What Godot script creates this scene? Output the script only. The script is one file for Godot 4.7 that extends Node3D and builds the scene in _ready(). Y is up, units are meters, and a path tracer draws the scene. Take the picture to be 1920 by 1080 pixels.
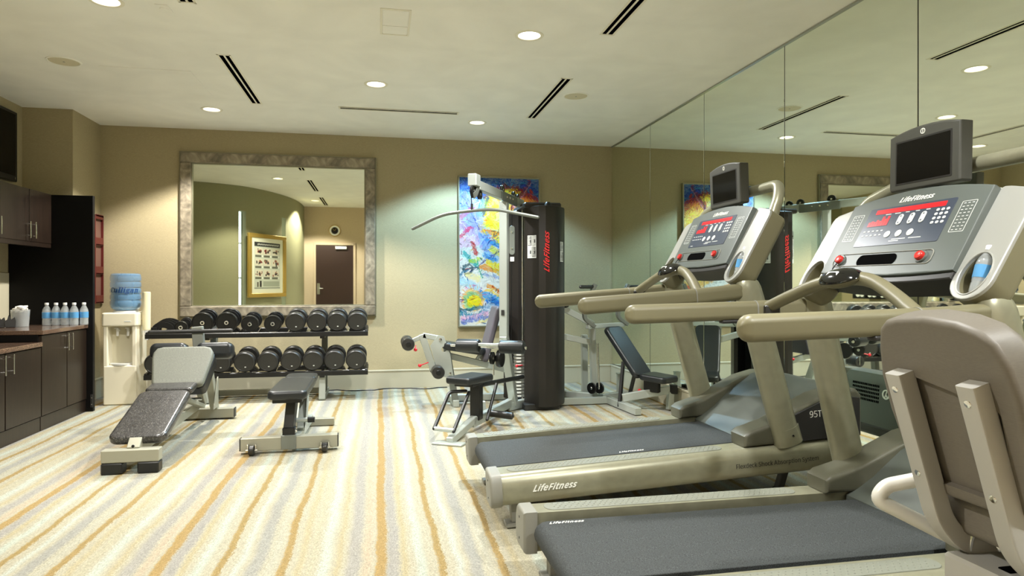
extends Node3D
# A hotel gym: camera, light and exposure first, then the room, the large machines, then the small things.

var M := {}
var used := {}

# ---------------------------------------------------------------- mesh building
class MB:
	var v := PackedVector3Array()
	func tri(a: Vector3, b: Vector3, c: Vector3, out: Vector3) -> void:
		if (c - a).cross(b - a).dot(out) >= 0.0:
			v.append(a); v.append(b); v.append(c)
		else:
			v.append(a); v.append(c); v.append(b)
	func quad(a: Vector3, b: Vector3, c: Vector3, d: Vector3, out: Vector3) -> void:
		tri(a, b, c, out)
		tri(a, c, d, out)
	# box with chamfered edges
	func box(c: Vector3, s: Vector3, ch := 0.003, bs := Basis.IDENTITY) -> MB:
		var h := s * 0.5
		ch = minf(ch, minf(h.x, minf(h.y, h.z)) * 0.6)
		var X := func(sx, sy, sz): return c + bs * Vector3(sx * h.x, sy * (h.y - ch), sz * (h.z - ch))
		var Y := func(sx, sy, sz): return c + bs * Vector3(sx * (h.x - ch), sy * h.y, sz * (h.z - ch))
		var Z := func(sx, sy, sz): return c + bs * Vector3(sx * (h.x - ch), sy * (h.y - ch), sz * h.z)
		for s1 in [-1, 1]:
			quad(X.call(s1, -1, -1), X.call(s1, 1, -1), X.call(s1, 1, 1), X.call(s1, -1, 1), bs.x * s1)
			quad(Y.call(-1, s1, -1), Y.call(1, s1, -1), Y.call(1, s1, 1), Y.call(-1, s1, 1), bs.y * s1)
			quad(Z.call(-1, -1, s1), Z.call(1, -1, s1), Z.call(1, 1, s1), Z.call(-1, 1, s1), bs.z * s1)
			for s2 in [-1, 1]:
				quad(X.call(s1, s2, -1), X.call(s1, s2, 1), Y.call(s1, s2, 1), Y.call(s1, s2, -1), bs.x * s1 + bs.y * s2)
				quad(X.call(s1, -1, s2), X.call(s1, 1, s2), Z.call(s1, 1, s2), Z.call(s1, -1, s2), bs.x * s1 + bs.z * s2)
				quad(Y.call(-1, s1, s2), Y.call(1, s1, s2), Z.call(1, s1, s2), Z.call(-1, s1, s2), bs.y * s1 + bs.z * s2)
				for s3 in [-1, 1]:
					tri(X.call(s1, s2, s3), Y.call(s1, s2, s3), Z.call(s1, s2, s3), bs.x * s1 + bs.y * s2 + bs.z * s3)
		return self
	# rectangular bar from a to b; w across, h along up
	func bar(a: Vector3, b: Vector3, w: float, h: float, up := Vector3.UP, ch := 0.004) -> MB:
		var t := (b - a).normalized()
		if absf(t.dot(up)) > 0.98:
			up = Vector3.BACK if absf(t.z) < 0.9 else Vector3.RIGHT
		var n := (up - t * up.dot(t)).normalized()
		return box((a + b) * 0.5, Vector3(w, h, a.distance_to(b)), ch, Basis(n.cross(t), n, t))
	# closed profile swept along a path
	func sweep(prof: PackedVector2Array, path: Array, up := Vector3.UP, scales: Array = [], round_ends := 0.0) -> MB:
		var P := []
		var S := []
		var n := path.size()
		for i in n:
			P.append(path[i]); S.append(scales[i] if scales else 1.0)
		if round_ends > 0.0:
			var t0: Vector3 = (P[0] - P[1]).normalized()
			var t1: Vector3 = (P[n - 1] - P[n - 2]).normalized()
			var a0: Vector3 = P[0]
			var a1: Vector3 = P[n - 1]
			var s0: float = S[0]
			var s1: float = S[n - 1]
			for k in range(1, 6):
				var f := k / 5.0 * PI * 0.48
				P.push_front(a0 + t0 * sin(f) * round_ends * s0); S.push_front(s0 * cos(f))
				P.append(a1 + t1 * sin(f) * round_ends * s1); S.append(s1 * cos(f))
		var m := P.size()
		var rings := []
		var nn := Vector3.ZERO
		for i in m:
			var t: Vector3 = (P[mini(i + 1, m - 1)] - P[maxi(i - 1, 0)]).normalized()
			if i == 0:
				if absf(t.dot(up)) > 0.97:
					up = Vector3.BACK if absf(t.z) < 0.9 else Vector3.RIGHT
				nn = up
			nn = (nn - t * nn.dot(t)).normalized()
			var bn := t.cross(nn)
			var r := PackedVector3Array()
			for q in prof:
				r.append(P[i] + (bn * q.x + nn * q.y) * S[i])
			rings.append(r)
		var k := prof.size()
		for i in m - 1:
			var cen: Vector3 = (P[i] + P[i + 1]) * 0.5
			for j in k:
				var a: Vector3 = rings[i][j]
				var b: Vector3 = rings[i][(j + 1) % k]
				var c: Vector3 = rings[i + 1][(j + 1) % k]
				var d: Vector3 = rings[i + 1][j]
				quad(a, b, c, d, (a + b + c + d) * 0.25 - cen)
		for e in [0, m - 1]:
			var o: Vector3 = P[0] - P[1] if e == 0 else P[m - 1] - P[m - 2]
			for j in k:
				tri(P[e], rings[e][j], rings[e][(j + 1) % k], o)
		return self
	static func circle(r: float, segs := 12, ry := -1.0) -> PackedVector2Array:
		var p := PackedVector2Array()
		for i in segs:
			var f := TAU * i / segs
			p.append(Vector2(cos(f) * r, sin(f) * (r if ry < 0 else ry)))
		return p
	func tube(path: Array, r: float, segs := 12, round_ends := false, scales: Array = []) -> MB:
		return sweep(circle(r, segs), path, Vector3.UP, scales, r if round_ends else 0.0)
	# profile of Vector2(radius, height) turned about the y axis of xf
	func lathe(prof: Array, xf := Transform3D.IDENTITY, segs := 24) -> MB:
		for i in prof.size() - 1:
			var p: Vector2 = prof[i]
			var q: Vector2 = prof[i + 1]
			if p.distance_to(q) < 1e-6:
				continue
			var nr := q.y - p.y
			var ny := -(q.x - p.x)
			for j in segs:
				var f0 := TAU * j / segs
				var f1 := TAU * (j + 1) / segs
				var fm := (f0 + f1) * 0.5
				var out := xf.basis * Vector3(cos(fm) * nr, ny, sin(fm) * nr)
				var a := xf * Vector3(cos(f0) * p.x, p.y, sin(f0) * p.x)
				var b := xf * Vector3(cos(f1) * p.x, p.y, sin(f1) * p.x)
				var c := xf * Vector3(cos(f1) * q.x, q.y, sin(f1) * q.x)
				var d := xf * Vector3(cos(f0) * q.x, q.y, sin(f0) * q.x)
				if p.x > 1e-6:
					tri(a, b, c, out)
				if q.x > 1e-6:
					tri(a, c, d, out)
		return self
	func cyl(a: Vector3, b: Vector3, r: float, segs := 16, ch := 0.002) -> MB:
		var h := a.distance_to(b)
		ch = minf(ch, minf(r, h) * 0.4)
		return lathe([Vector2(0, 0), Vector2(r - ch, 0), Vector2(r, ch), Vector2(r, h - ch), Vector2(r - ch, h), Vector2(0, h)], along(a, b), segs)
	static func along(a: Vector3, b: Vector3) -> Transform3D:
		var t := (b - a).normalized()
		var u := Vector3.RIGHT if absf(t.x) < 0.8 else Vector3.BACK
		var x := (u - t * u.dot(t)).normalized()
		return Transform3D(Basis(x, t, x.cross(t)), a)
	static func inset(o: PackedVector2Array, d: float) -> PackedVector2Array:
		var r := PackedVector2Array()
		var n := o.size()
		for i in n:
			var e1 := (o[i] - o[(i + n - 1) % n]).normalized()
			var e2 := (o[(i + 1) % n] - o[i]).normalized()
			var n1 := Vector2(-e1.y, e1.x)
			var n2 := Vector2(-e2.y, e2.x)
			r.append(o[i] + (n1 + n2) / maxf(1.0 + n1.dot(n2), 0.3) * d)
		return r
	# outline (counter-clockwise, local xy) pulled from z0 to z1, edges rounded by bev in steps; optional hole outline (counter-clockwise)
	func prism(o: PackedVector2Array, z0: float, z1: float, xf := Transform3D.IDENTITY, bev := 0.0, steps := 1, hole := PackedVector2Array(), bev_back := -1.0) -> MB:
		if bev_back < 0.0:
			bev_back = bev
		var rings := []
		if bev_back > 0.0:
			for k in steps + 1:
				var f := PI * 0.5 * k / steps
				rings.append([bev_back * (1.0 - sin(f)), z0 + bev_back * (1.0 - cos(f))])
		else:
			rings.append([0.0, z0])
		if bev > 0.0:
			for k in steps + 1:
				var f := PI * 0.5 * k / steps
				rings.append([bev * (1.0 - cos(f)), z1 - bev * (1.0 - sin(f))])
		else:
			rings.append([0.0, z1])
		var outs := []
		for r in rings:
			outs.append(inset(o, r[0]) if r[0] > 1e-6 else o)
		var n := o.size()
		for i in rings.size() - 1:
			for j in n:
				var e := (o[(j + 1) % n] - o[j])
				var jj := (j + 1) % n
				var mid: float = (rings[i][1] + rings[i + 1][1]) * 0.5 - (z0 + z1) * 0.5
				var w: float = absf(rings[i][0] - rings[i + 1][0]) / maxf(absf(rings[i][0] - rings[i + 1][0]) + absf(rings[i][1] - rings[i + 1][1]), 1e-6)
				var od := Vector2(e.y, -e.x).normalized() * (1.0 - w)
				quad(xf * p3(outs[i][j], rings[i][1]), xf * p3(outs[i][jj], rings[i][1]), xf * p3(outs[i + 1][jj], rings[i + 1][1]), xf * p3(outs[i + 1][j], rings[i + 1][1]), xf.basis * Vector3(od.x, od.y, signf(mid) * w))
		for e in [0, rings.size() - 1]:
			var poly: PackedVector2Array = outs[e].duplicate()
			if hole.size():
				var bi := 0
				var bj := 0
				var best := 1e9
				for i in poly.size():
					for j in hole.size():
						var dd := poly[i].distance_squared_to(hole[j])
						if dd < best:
							best = dd; bi = i; bj = j
				var keyed := PackedVector2Array()
				for i in poly.size() + 1:
					keyed.append(poly[(bi + i) % poly.size()])
				for j in hole.size() + 1:
					keyed.append(hole[(bj - j + hole.size() * 2) % hole.size()])
				keyed[keyed.size() - 1] += Vector2(1e-6, 1e-6)
				poly = keyed
			var idx := Geometry2D.triangulate_polygon(poly)
			var z: float = rings[e][1]
			var od := xf.basis * Vector3(0, 0, -1 if e == 0 else 1)
			for t in range(0, idx.size(), 3):
				tri(xf * p3(poly[idx[t]], z), xf * p3(poly[idx[t + 1]], z), xf * p3(poly[idx[t + 2]], z), od)
		if hole.size():
			var cen := Vector2.ZERO
			for q in hole:
				cen += q / hole.size()
			for j in hole.size():
				var a := hole[j]
				var b := hole[(j + 1) % hole.size()]
				var od := cen - (a + b) * 0.5
				quad(xf * p3(a, z0), xf * p3(b, z0), xf * p3(b, z1), xf * p3(a, z1), xf.basis * Vector3(od.x, od.y, 0))
		return self
	static func p3(p: Vector2, z: float) -> Vector3:
		return Vector3(p.x, p.y, z)
	static func rr(w: float, h: float, r: float, n := 4) -> PackedVector2Array:
		var p := PackedVector2Array()
		r = minf(r, minf(w, h) * 0.499)
		for q in 4:
			var cx := (w * 0.5 - r) * (1 if q in [0, 3] else -1)
			var cy := (h * 0.5 - r) * (1 if q in [0, 1] else -1)
			for k in n + 1:
				var f := PI * 0.5 * (q + float(k) / n)
				p.append(Vector2(cx + cos(f) * r, cy + sin(f) * r))
		return p
	static func bend(pts: Array, r: float, n := 5) -> Array:
		var out := [pts[0]]
		for i in range(1, pts.size() - 1):
			var p: Vector3 = pts[i]
			var a: Vector3 = pts[i - 1] - p
			var b: Vector3 = pts[i + 1] - p
			var d := minf(r, minf(a.length(), b.length()) * 0.45)
			var pa := p + a.normalized() * d
			var pb := p + b.normalized() * d
			for k in n + 1:
				var f := float(k) / n
				out.append(pa.lerp(p, f).lerp(p.lerp(pb, f), f))
		out.append(pts[-1])
		return out
	func mesh(cosang := 0.72) -> ArrayMesh:
		var nt := v.size() / 3
		var fn := PackedVector3Array()
		var un := PackedVector3Array()
		fn.resize(nt); un.resize(nt)
		var where := {}
		var keys := []
		keys.resize(v.size())
		for t in nt:
			var a := v[t * 3]
			var n := (v[t * 3 + 2] - a).cross(v[t * 3 + 1] - a)
			fn[t] = n
			un[t] = n.normalized()
			for k in 3:
				var q := Vector3i((v[t * 3 + k] * 20000.0).round())
				keys[t * 3 + k] = q
				if where.has(q):
					where[q].append(t)
				else:
					where[q] = [t]
		var nor := PackedVector3Array()
		nor.resize(v.size())
		for t in nt:
			for k in 3:
				var s := Vector3.ZERO
				for f in where[keys[t * 3 + k]]:
					if un[f].dot(un[t]) > cosang:
						s += fn[f]
				nor[t * 3 + k] = s.normalized() if s.length_squared() > 1e-20 else Vector3.UP
		var arr := []
		arr.resize(Mesh.ARRAY_MAX)
		arr[Mesh.ARRAY_VERTEX] = v
		arr[Mesh.ARRAY_NORMAL] = nor
		var am := ArrayMesh.new()
		am.add_surface_from_arrays(Mesh.PRIMITIVE_TRIANGLES, arr)
		return am

func mb() -> MB:
	return MB.new()

# ---------------------------------------------------------------- scene objects
func numbered(called: String) -> String:
	var k: int = used.get(called, -1) + 1
	used[called] = k
	return called if k == 0 else "%s_%03d" % [called, k]

func tag(o: Node3D, label: String, category: String, group := "") -> Node3D:
	o.set_meta("label", label)
	o.set_meta("category", category)
	if group:
		o.set_meta("group", group)
	return o

func thing(called: String, label: String, category: String, at := Vector3.ZERO, turn := 0.0, group := "") -> Node3D:
	var o := Node3D.new()
	o.name = numbered(called)
	add_child(o)
	o.position = at
	o.rotation.y = turn
	tag(o, label, category, group)
	return o

func part(called: String, b, m: Material, parent: Node, label := "", cosang := 0.72) -> MeshInstance3D:
	var o := MeshInstance3D.new()
	o.mesh = b.mesh(cosang) if b is MB else b
	for s in o.mesh.get_surface_count():
		o.set_surface_override_material(s, m)
	o.name = called if parent != self else numbered(called)
	parent.add_child(o, true)
	if label:
		o.set_meta("label", label)
	return o

func struct(called: String, b, m: Material) -> MeshInstance3D:
	var o := part(called, b, m, self)
	o.set_meta("kind", "structure")
	return o

func lay(o: Node3D, at: Vector3, bs := Basis.IDENTITY) -> Node3D:
	o.transform = Transform3D(bs, at)
	return o

func copy(o: Node3D, at: Vector3, turn := 0.0, label := "") -> Node3D:
	var c: Node3D = o.duplicate()
	c.name = numbered(str(o.name).rstrip("0123456789").rstrip("_"))
	add_child(c)
	c.position = at
	c.rotation.y = turn
	if label:
		c.set_meta("label", label)
	return c

# flat print: a sheet with its own picture, lying in the xy plane of xf
func sheet(called: String, w: float, h: float, m: Material, parent: Node, xf: Transform3D, label := "") -> MeshInstance3D:
	var q := QuadMesh.new()
	q.size = Vector2(w, h)
	var o := part(called, q, m, parent, label)
	o.transform = xf
	return o

var fonts := {}
func letters(text: String, height: float, depth := 0.001, shear := 0.0, face := "Droid Sans", bold := false) -> ArrayMesh:
	var key := face + str(bold)
	if not fonts.has(key):
		var sf := SystemFont.new()
		sf.font_names = PackedStringArray([face])
		if bold:
			sf.font_weight = 700
		fonts[key] = sf
	var t := TextMesh.new()
	t.font = fonts[key]
	t.text = text
	t.font_size = 32
	t.pixel_size = height / 24.0
	t.depth = depth
	t.curve_step = 3.0
	var arr := t.get_mesh_arrays()
	var vs: PackedVector3Array = arr[Mesh.ARRAY_VERTEX]
	for i in vs.size():
		vs[i].x += vs[i].y * shear
	arr[Mesh.ARRAY_VERTEX] = vs
	var am := ArrayMesh.new()
	am.add_surface_from_arrays(Mesh.PRIMITIVE_TRIANGLES, arr)
	return am

# ---------------------------------------------------------------- materials
func sm(key: String, c: Color, rough := 0.6, metal := 0.0, spec := 0.5) -> StandardMaterial3D:
	var m := StandardMaterial3D.new()
	m.resource_name = key
	m.albedo_color = c
	m.roughness = rough
	m.metallic = metal
	m.metallic_specular = spec
	M[key] = m
	return m

func rgb(r: int, g: int, b: int) -> Color:
	return Color8(r, g, b)

# grey noise picture between lo and hi, multiplied into a colour
func grain(freq: float, lo: float, hi: float, oct := 4, size := 256, sx := 1.0, sy := 1.0, sd := 1, ridge := 0.0) -> ImageTexture:
	var n := FastNoiseLite.new()
	n.seed = sd
	n.noise_type = FastNoiseLite.TYPE_SIMPLEX_SMOOTH
	n.frequency = 1.0
	n.fractal_octaves = oct
	var im := Image.create(size, size, false, Image.FORMAT_RGB8)
	var data := PackedByteArray()
	data.resize(size * size * 3)
	# seamless: blend four shifted copies is slow; walk on two circles instead
	var R := freq * size / TAU
	for y in size:
		var fy := TAU * y / size
		var cy := cos(fy) * R * sy
		var syy := sin(fy) * R * sy
		for x in size:
			var fx := TAU * x / size
			var g := n.get_noise_3d(cos(fx) * R * sx + cy * 0.61, sin(fx) * R * sx + syy * 0.37, cy * 0.79 - syy * 0.93)
			var k := clampf(1.0 - absf(g) / ridge, 0, 1) if ridge > 0.0 else clampf(g * 0.9 + 0.5, 0, 1)
			var b := int(clampf(lerpf(lo, hi, k), 0, 1) * 255.0)
			var i := (y * size + x) * 3
			data[i] = b; data[i + 1] = b; data[i + 2] = b
	im.set_data(size, size, false, Image.FORMAT_RGB8, data)
	return ImageTexture.create_from_image(im)

func triplanar(m: StandardMaterial3D, tex: Texture2D, scale: Vector3, world := true) -> StandardMaterial3D:
	m.albedo_texture = tex
	m.uv1_triplanar = true
	m.uv1_world_triplanar = world
	m.uv1_scale = scale
	return m

func pic(m: StandardMaterial3D, im: Image) -> StandardMaterial3D:
	m.albedo_texture = ImageTexture.create_from_image(im)
	return m

# ---------------------------------------------------------------- the scene
const CEIL := 2.875
const BACK := -7.74
const MIRROR := 2.781
# x, z, energy, colour (0 warm, 1 neutral, 2 cool)
const LAMPS := [[-1.6, -4.34, 5.0, 0], [-1.594, -6.84, 8.4, 0], [-0.035, -5.71, 6.5, 1], [0.99, -4.39, 6.5, 1], [0.99, -6.86, 6.5, 2], [0.99, -1.9, 4.5, 1], [-1.28, -1.55, 6.0, 0], [1.9, -0.2, 7.0, 1]]  # last lamp is an unseen addition, its energy raised to brighten the ceiling by bounce
const VENTS := [[-1.13, -5.19, -6.55, false], [1.5, -5.24, -6.58, false], [1.5, -2.95, -4.28, false], [-1.13, -2.95, -4.28, false], [-1.13, -0.75, -2.1, false], [-0.39, 0.76, -6.53, true]]

func _ready() -> void:
	var cam := Camera3D.new()
	cam.name = "camera"
	cam.projection = Camera3D.PROJECTION_FRUSTUM
	cam.near = 0.05
	cam.far = 60.0
	cam.size = 0.05 * 1080.0 / 1245.0
	cam.frustum_offset = Vector2(0, -0.05 * 7.0 / 1245.0)
	cam.position = Vector3(0, 1.19, 0)
	cam.rotation_degrees.y = -11.2214
	add_child(cam)
	cam.current = true

	var we := WorldEnvironment.new()
	we.name = "environment"
	var env := Environment.new()
	env.background_mode = Environment.BG_COLOR
	env.background_color = rgb(190, 205, 220)
	env.background_energy_multiplier = 1.0
	env.ambient_light_source = Environment.AMBIENT_SOURCE_DISABLED
	env.tonemap_mode = Environment.TONE_MAPPER_LINEAR
	env.tonemap_exposure = 1.65
	env.sdfgi_enabled = true
	env.ssao_enabled = true
	env.ssil_enabled = true
	we.environment = env
	add_child(we)

	make_materials()
	build_room()
	build_downlights()
	build_cabinets()
	build_treadmills()
	build_multi_gym()
	build_bike()
	build_rack()
	build_sit_up_bench()
	build_flat_bench()
	build_cooler()
	build_wall_things()
	build_counter_things()
	build_rear_things()

func make_materials() -> void:
	var fine := grain(0.09, 0.86, 1.0, 4)
	var weave := grain(0.2, 0.95, 1.0, 2, 256, 0.4, 1.6, 5)
	var blot := grain(0.025, 0.84, 1.0, 5, 256, 1, 1, 9)
	var speck := grain(0.25, 0.45, 1.0, 3, 256, 1, 1, 12)
	var mottle := grain(0.02, 0.66, 1.0, 5, 256, 1, 1, 29)
	var creases := grain(0.035, 0.30, 1.0, 3, 512, 1, 1, 17, 0.09)
	triplanar(sm("wall", rgb(177, 164, 131), 0.85, 0, 0.3), weave, Vector3(2.2, 2.2, 2.2))
	triplanar(sm("curved_wall", rgb(154, 150, 116), 0.85, 0, 0.3), weave, Vector3(2.2, 2.2, 2.2))
	triplanar(sm("rear_wall", rgb(206, 186, 158), 0.85, 0, 0.3), weave, Vector3(2.2, 2.2, 2.2))
	triplanar(sm("ceiling", rgb(249, 247, 238), 0.9, 0, 0.3), grain(0.03, 0.97, 1.0, 3, 128, 1, 1, 3), Vector3(0.6, 0.6, 0.6))
	sm("white_trim", rgb(236, 231, 212), 0.5)
	sm("baseboard", rgb(184, 177, 154), 0.45)
	sm("speaker_cloth", rgb(212, 203, 174), 0.8)
	sm("wall_core", rgb(150, 145, 130), 0.9)
	var mirror := sm("mirror", rgb(242, 249, 238), 0.015, 1.0)
	mirror.metallic_specular = 0.5
	sm("mirror_edge", rgb(18, 24, 20), 0.5)
	sm("silver_mirror", rgb(236, 240, 226), 0.015, 1.0)
	triplanar(sm("wood", rgb(42, 31, 23), 0.34, 0, 0.5), grain(0.05, 0.70, 1.0, 4, 256, 3.0, 0.25, 21), Vector3(1.2, 1.2, 1.2))
	sm("dark_panel", rgb(11, 10, 10), 0.55, 0, 0.3)
	triplanar(sm("granite", rgb(172, 138, 116), 0.1, 0, 0.6), grain(0.45, 0.12, 1.0, 2, 256, 1, 1, 31), Vector3(3, 3, 3))
	sm("chrome", rgb(225, 225, 222), 0.12, 1.0)
	sm("steel", rgb(178, 180, 172), 0.32, 0.85)
	# champagne and grey paints of the treadmills
	triplanar(sm("champagne", rgb(150, 148, 126), 0.34, 0.35), grain(0.06, 0.94, 1.0, 3, 128, 1, 1, 2), Vector3(2, 2, 2), false)
	sm("silver_shell", rgb(160, 160, 154), 0.38, 0.25)
	sm("grey_shell", rgb(128, 130, 122), 0.5)
	sm("rail_grip", rgb(112, 107, 82), 0.42)
	sm("shoe_olive", rgb(84, 83, 69), 0.42)
	sm("hood_grey", rgb(80, 85, 79), 0.42)
	sm("cap_grey", rgb(130, 129, 120), 0.5)
	sm("charcoal", rgb(40, 39, 38), 0.45)
	sm("black", rgb(14, 14, 14), 0.4)
	sm("black_gloss", rgb(10, 11, 13), 0.1, 0, 0.6)
	sm("slot", rgb(6, 6, 6), 0.9, 0, 0.1)
	triplanar(sm("belt", rgb(82, 86, 86), 0.8, 0, 0.35), speck, Vector3(6, 6, 6), false)
	sm("tread_pad", rgb(116, 118, 106), 0.55)
	sm("console_grey", rgb(86, 92, 88), 0.45)
	sm("membrane", rgb(56, 64, 78), 0.35)
	sm("key", rgb(206, 208, 204), 0.4)
	sm("ink_white", rgb(226, 226, 218), 0.6)
	sm("ink_dark", rgb(52, 50, 44), 0.6)
	sm("ink_red", rgb(196, 34, 34), 0.5)
	sm("ink_blue", rgb(28, 70, 132), 0.5)
	sm("red", rgb(196, 40, 34), 0.3)
	sm("tv_shell", rgb(68, 68, 63), 0.45)
	sm("screen_off", rgb(20, 19, 16), 0.1, 0, 0.22)
	sm("cup_recess", rgb(132, 122, 92), 0.5)
	var led := sm("led_display", rgb(160, 20, 24), 0.3)
	led.emission_enabled = true
	led.emission = rgb(215, 28, 40)
	led.emission_energy_multiplier = 0.55
	# gym machines
	sm("gym_silver", rgb(182, 188, 182), 0.38, 0.45)
	sm("gym_dark_silver", rgb(120, 124, 118), 0.4, 0.4)
	triplanar(sm("vinyl", rgb(34, 37, 39), 0.34, 0, 0.5), fine, Vector3(8, 8, 8), false)
	triplanar(sm("vinyl_worn", rgb(140, 136, 132), 0.28, 0, 0.6), creases, Vector3(3, 3, 3), false)
	triplanar(sm("vinyl_grey", rgb(160, 162, 148), 0.5, 0, 0.5), speck, Vector3(9, 9, 9), false)
	sm("vinyl_mauve", rgb(84, 80, 88), 0.5)
	sm("rubber", rgb(34, 33, 31), 0.38, 0, 0.55)
	sm("iron", rgb(26, 26, 26), 0.32, 0.2)
	sm("shroud", rgb(32, 28, 25), 0.4)
	sm("bench_beige", rgb(160, 158, 142), 0.4, 0.25)
	sm("pulley_grey", rgb(120, 124, 116), 0.45, 0.2)
	sm("red_ball", rgb(206, 34, 44), 0.3)
	# bike
	triplanar(sm("bike_back", rgb(108, 102, 92), 0.5), grain(0.2, 0.93, 1.0, 2, 256, 0.25, 2.2, 44), Vector3(5, 5, 5), false)
	sm("bike_frame", rgb(170, 168, 162), 0.42, 0.1)
	sm("bike_tube", rgb(206, 204, 196), 0.35, 0.05)
	# cooler
	sm("cooler_white", rgb(232, 224, 200), 0.35)
	sm("cooler_inner", rgb(205, 198, 172), 0.45)
	sm("cup_cream", rgb(232, 222, 186), 0.4)
	var jug := sm("jug_blue", Color8(120, 170, 215, 110), 0.08)
	jug.transparency = BaseMaterial3D.TRANSPARENCY_ALPHA
	jug.albedo_color = Color8(112, 156, 194, 130)
	var clear := sm("clear_plastic", Color8(235, 240, 240, 60), 0.08)
	clear.transparency = BaseMaterial3D.TRANSPARENCY_ALPHA
	var cw := sm("clear_water", Color8(226, 236, 240, 40), 0.05)
	cw.transparency = BaseMaterial3D.TRANSPARENCY_ALPHA
	sm("label_blue", rgb(86, 150, 200), 0.4)
	sm("cap_white", rgb(238, 238, 236), 0.4)
	triplanar(sm("towel", rgb(240, 238, 230), 0.95, 0, 0.2), fine, Vector3(9, 9, 9), false)
	sm("redwood", rgb(88, 26, 22), 0.45)
	sm("redwood_back", rgb(112, 80, 68), 0.6)
	triplanar(sm("mirror_frame", rgb(172, 160, 138), 0.42, 0.3), mottle, Vector3(2.4, 2.4, 2.4))
	sm("picture_frame", rgb(150, 146, 124), 0.3, 0.6)
	sm("gold", rgb(196, 164, 84), 0.35, 0.6)
	sm("mat_board", rgb(240, 238, 216), 0.8)
	sm("door_brown", rgb(52, 34, 28), 0.4)
	var lamp := sm("lamp_glow", rgb(255, 250, 240), 0.5)
	lamp.emission_enabled = true
	lamp.emission = rgb(255, 248, 232)
	lamp.emission_energy_multiplier = 3.0
	var day := sm("window_daylight", rgb(220, 232, 240), 0.3)
	day.emission_enabled = true
	day.emission = rgb(214, 232, 244)
	day.emission_energy_multiplier = 2.2
	pic(sm("carpet", Color.WHITE, 0.95, 0, 0.15), carpet_picture())
	pic(sm("painting", Color.WHITE, 0.55, 0, 0.4), painting_picture())
	pic(sm("poster", Color.WHITE, 0.35), poster_picture())
	pic(sm("notice", Color.WHITE, 0.6), notice_picture())

# ---------------------------------------------------------------- computed pictures
func carpet_picture() -> Image:
	# stripes repeat every 0.917 m across the room; the picture covers x -3.6..2.9, z -7.9..1.3
	var W := 2048
	var H := 1536
	var lut := PackedColorArray()
	var per := 0.917
	var bands := [[0.0, 0.046, rgb(145, 123, 83)], [0.248, 0.030, rgb(139, 120, 81)], [0.507, 0.032, rgb(141, 121, 82)],
		[0.677, 0.042, rgb(161, 166, 155)], [0.165, 0.038, rgb(159, 165, 154)], [0.322, 0.026, rgb(162, 166, 157)],
		[0.052, 0.050, rgb(137, 134, 129)], [0.392, 0.055, rgb(136, 135, 129)], [0.800, 0.055, rgb(139, 136, 130)],
		[0.100, 0.024, rgb(154, 143, 113)], [0.573, 0.030, rgb(156, 146, 118)], [0.857, 0.035, rgb(161, 147, 127)], [0.735, 0.022, rgb(155, 144, 115)],
		[0.455, 0.030, rgb(156, 153, 138)], [0.62, 0.03, rgb(156, 151, 130)]]
	var base := rgb(156, 151, 133)
	for i in 2000:
		var x := per * i / 2000.0
		var c := base
		for b in bands:
			var d := absf(x - b[0])
			d = minf(d, per - d)
			var soft := 0.006 if b[2].b < 0.36 else 0.022
			var k := clampf((b[1] * 0.5 + soft * 0.5 - d) / soft, 0, 1)
			c = c.lerp(b[2], k * (1.0 if soft < 0.01 else 0.85))
		lut.append(c)
	var n := FastNoiseLite.new()
	n.seed = 4
	n.noise_type = FastNoiseLite.TYPE_SIMPLEX
	n.frequency = 1.0
	n.fractal_type = FastNoiseLite.FRACTAL_NONE
	var rng := RandomNumberGenerator.new()
	rng.seed = 11
	var tab := PackedFloat32Array()
	for i in 4096:
		tab.append(rng.randfn(0.0, 1.0))
	var data := PackedByteArray()
	data.resize(W * H * 3)
	for y in H:
		var z := -7.9 + 9.2 * y / H
		var warp := PackedFloat32Array()
		for k in 67:
			var x := -3.6 + 6.5 * k / 64.0
			warp.append(0.009 * n.get_noise_2d(x * 1.3, z * 0.8) + 0.005 * n.get_noise_2d(x * 3.0 + 40.0, z * 3.2) + 0.003 * n.get_noise_2d(x * 5.0 + 9.0, z * 11.0))
		var h := rng.randi() % 4096
		for x in W:
			var f := 64.0 * x / W
			var k := int(f)
			var xx := -3.6 + 6.5 * x / W + lerpf(warp[k], warp[k + 1], f - k)
			h = (h * 1103 + 12345) & 4095
			var r := tab[h]
			var c := lut[int(fposmod(xx + r * 0.0035, per) / per * 2000.0) % 2000]
			var g := 1.0 + r * 0.06
			var i := (y * W + x) * 3
			data[i] = clampi(int(c.r * g * 255.0), 0, 255)
			data[i + 1] = clampi(int(c.g * g * 255.0), 0, 255)
			data[i + 2] = clampi(int(c.b * g * 255.0), 0, 255)
	return Image.create_from_data(W, H, false, Image.FORMAT_RGB8, data)

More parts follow.
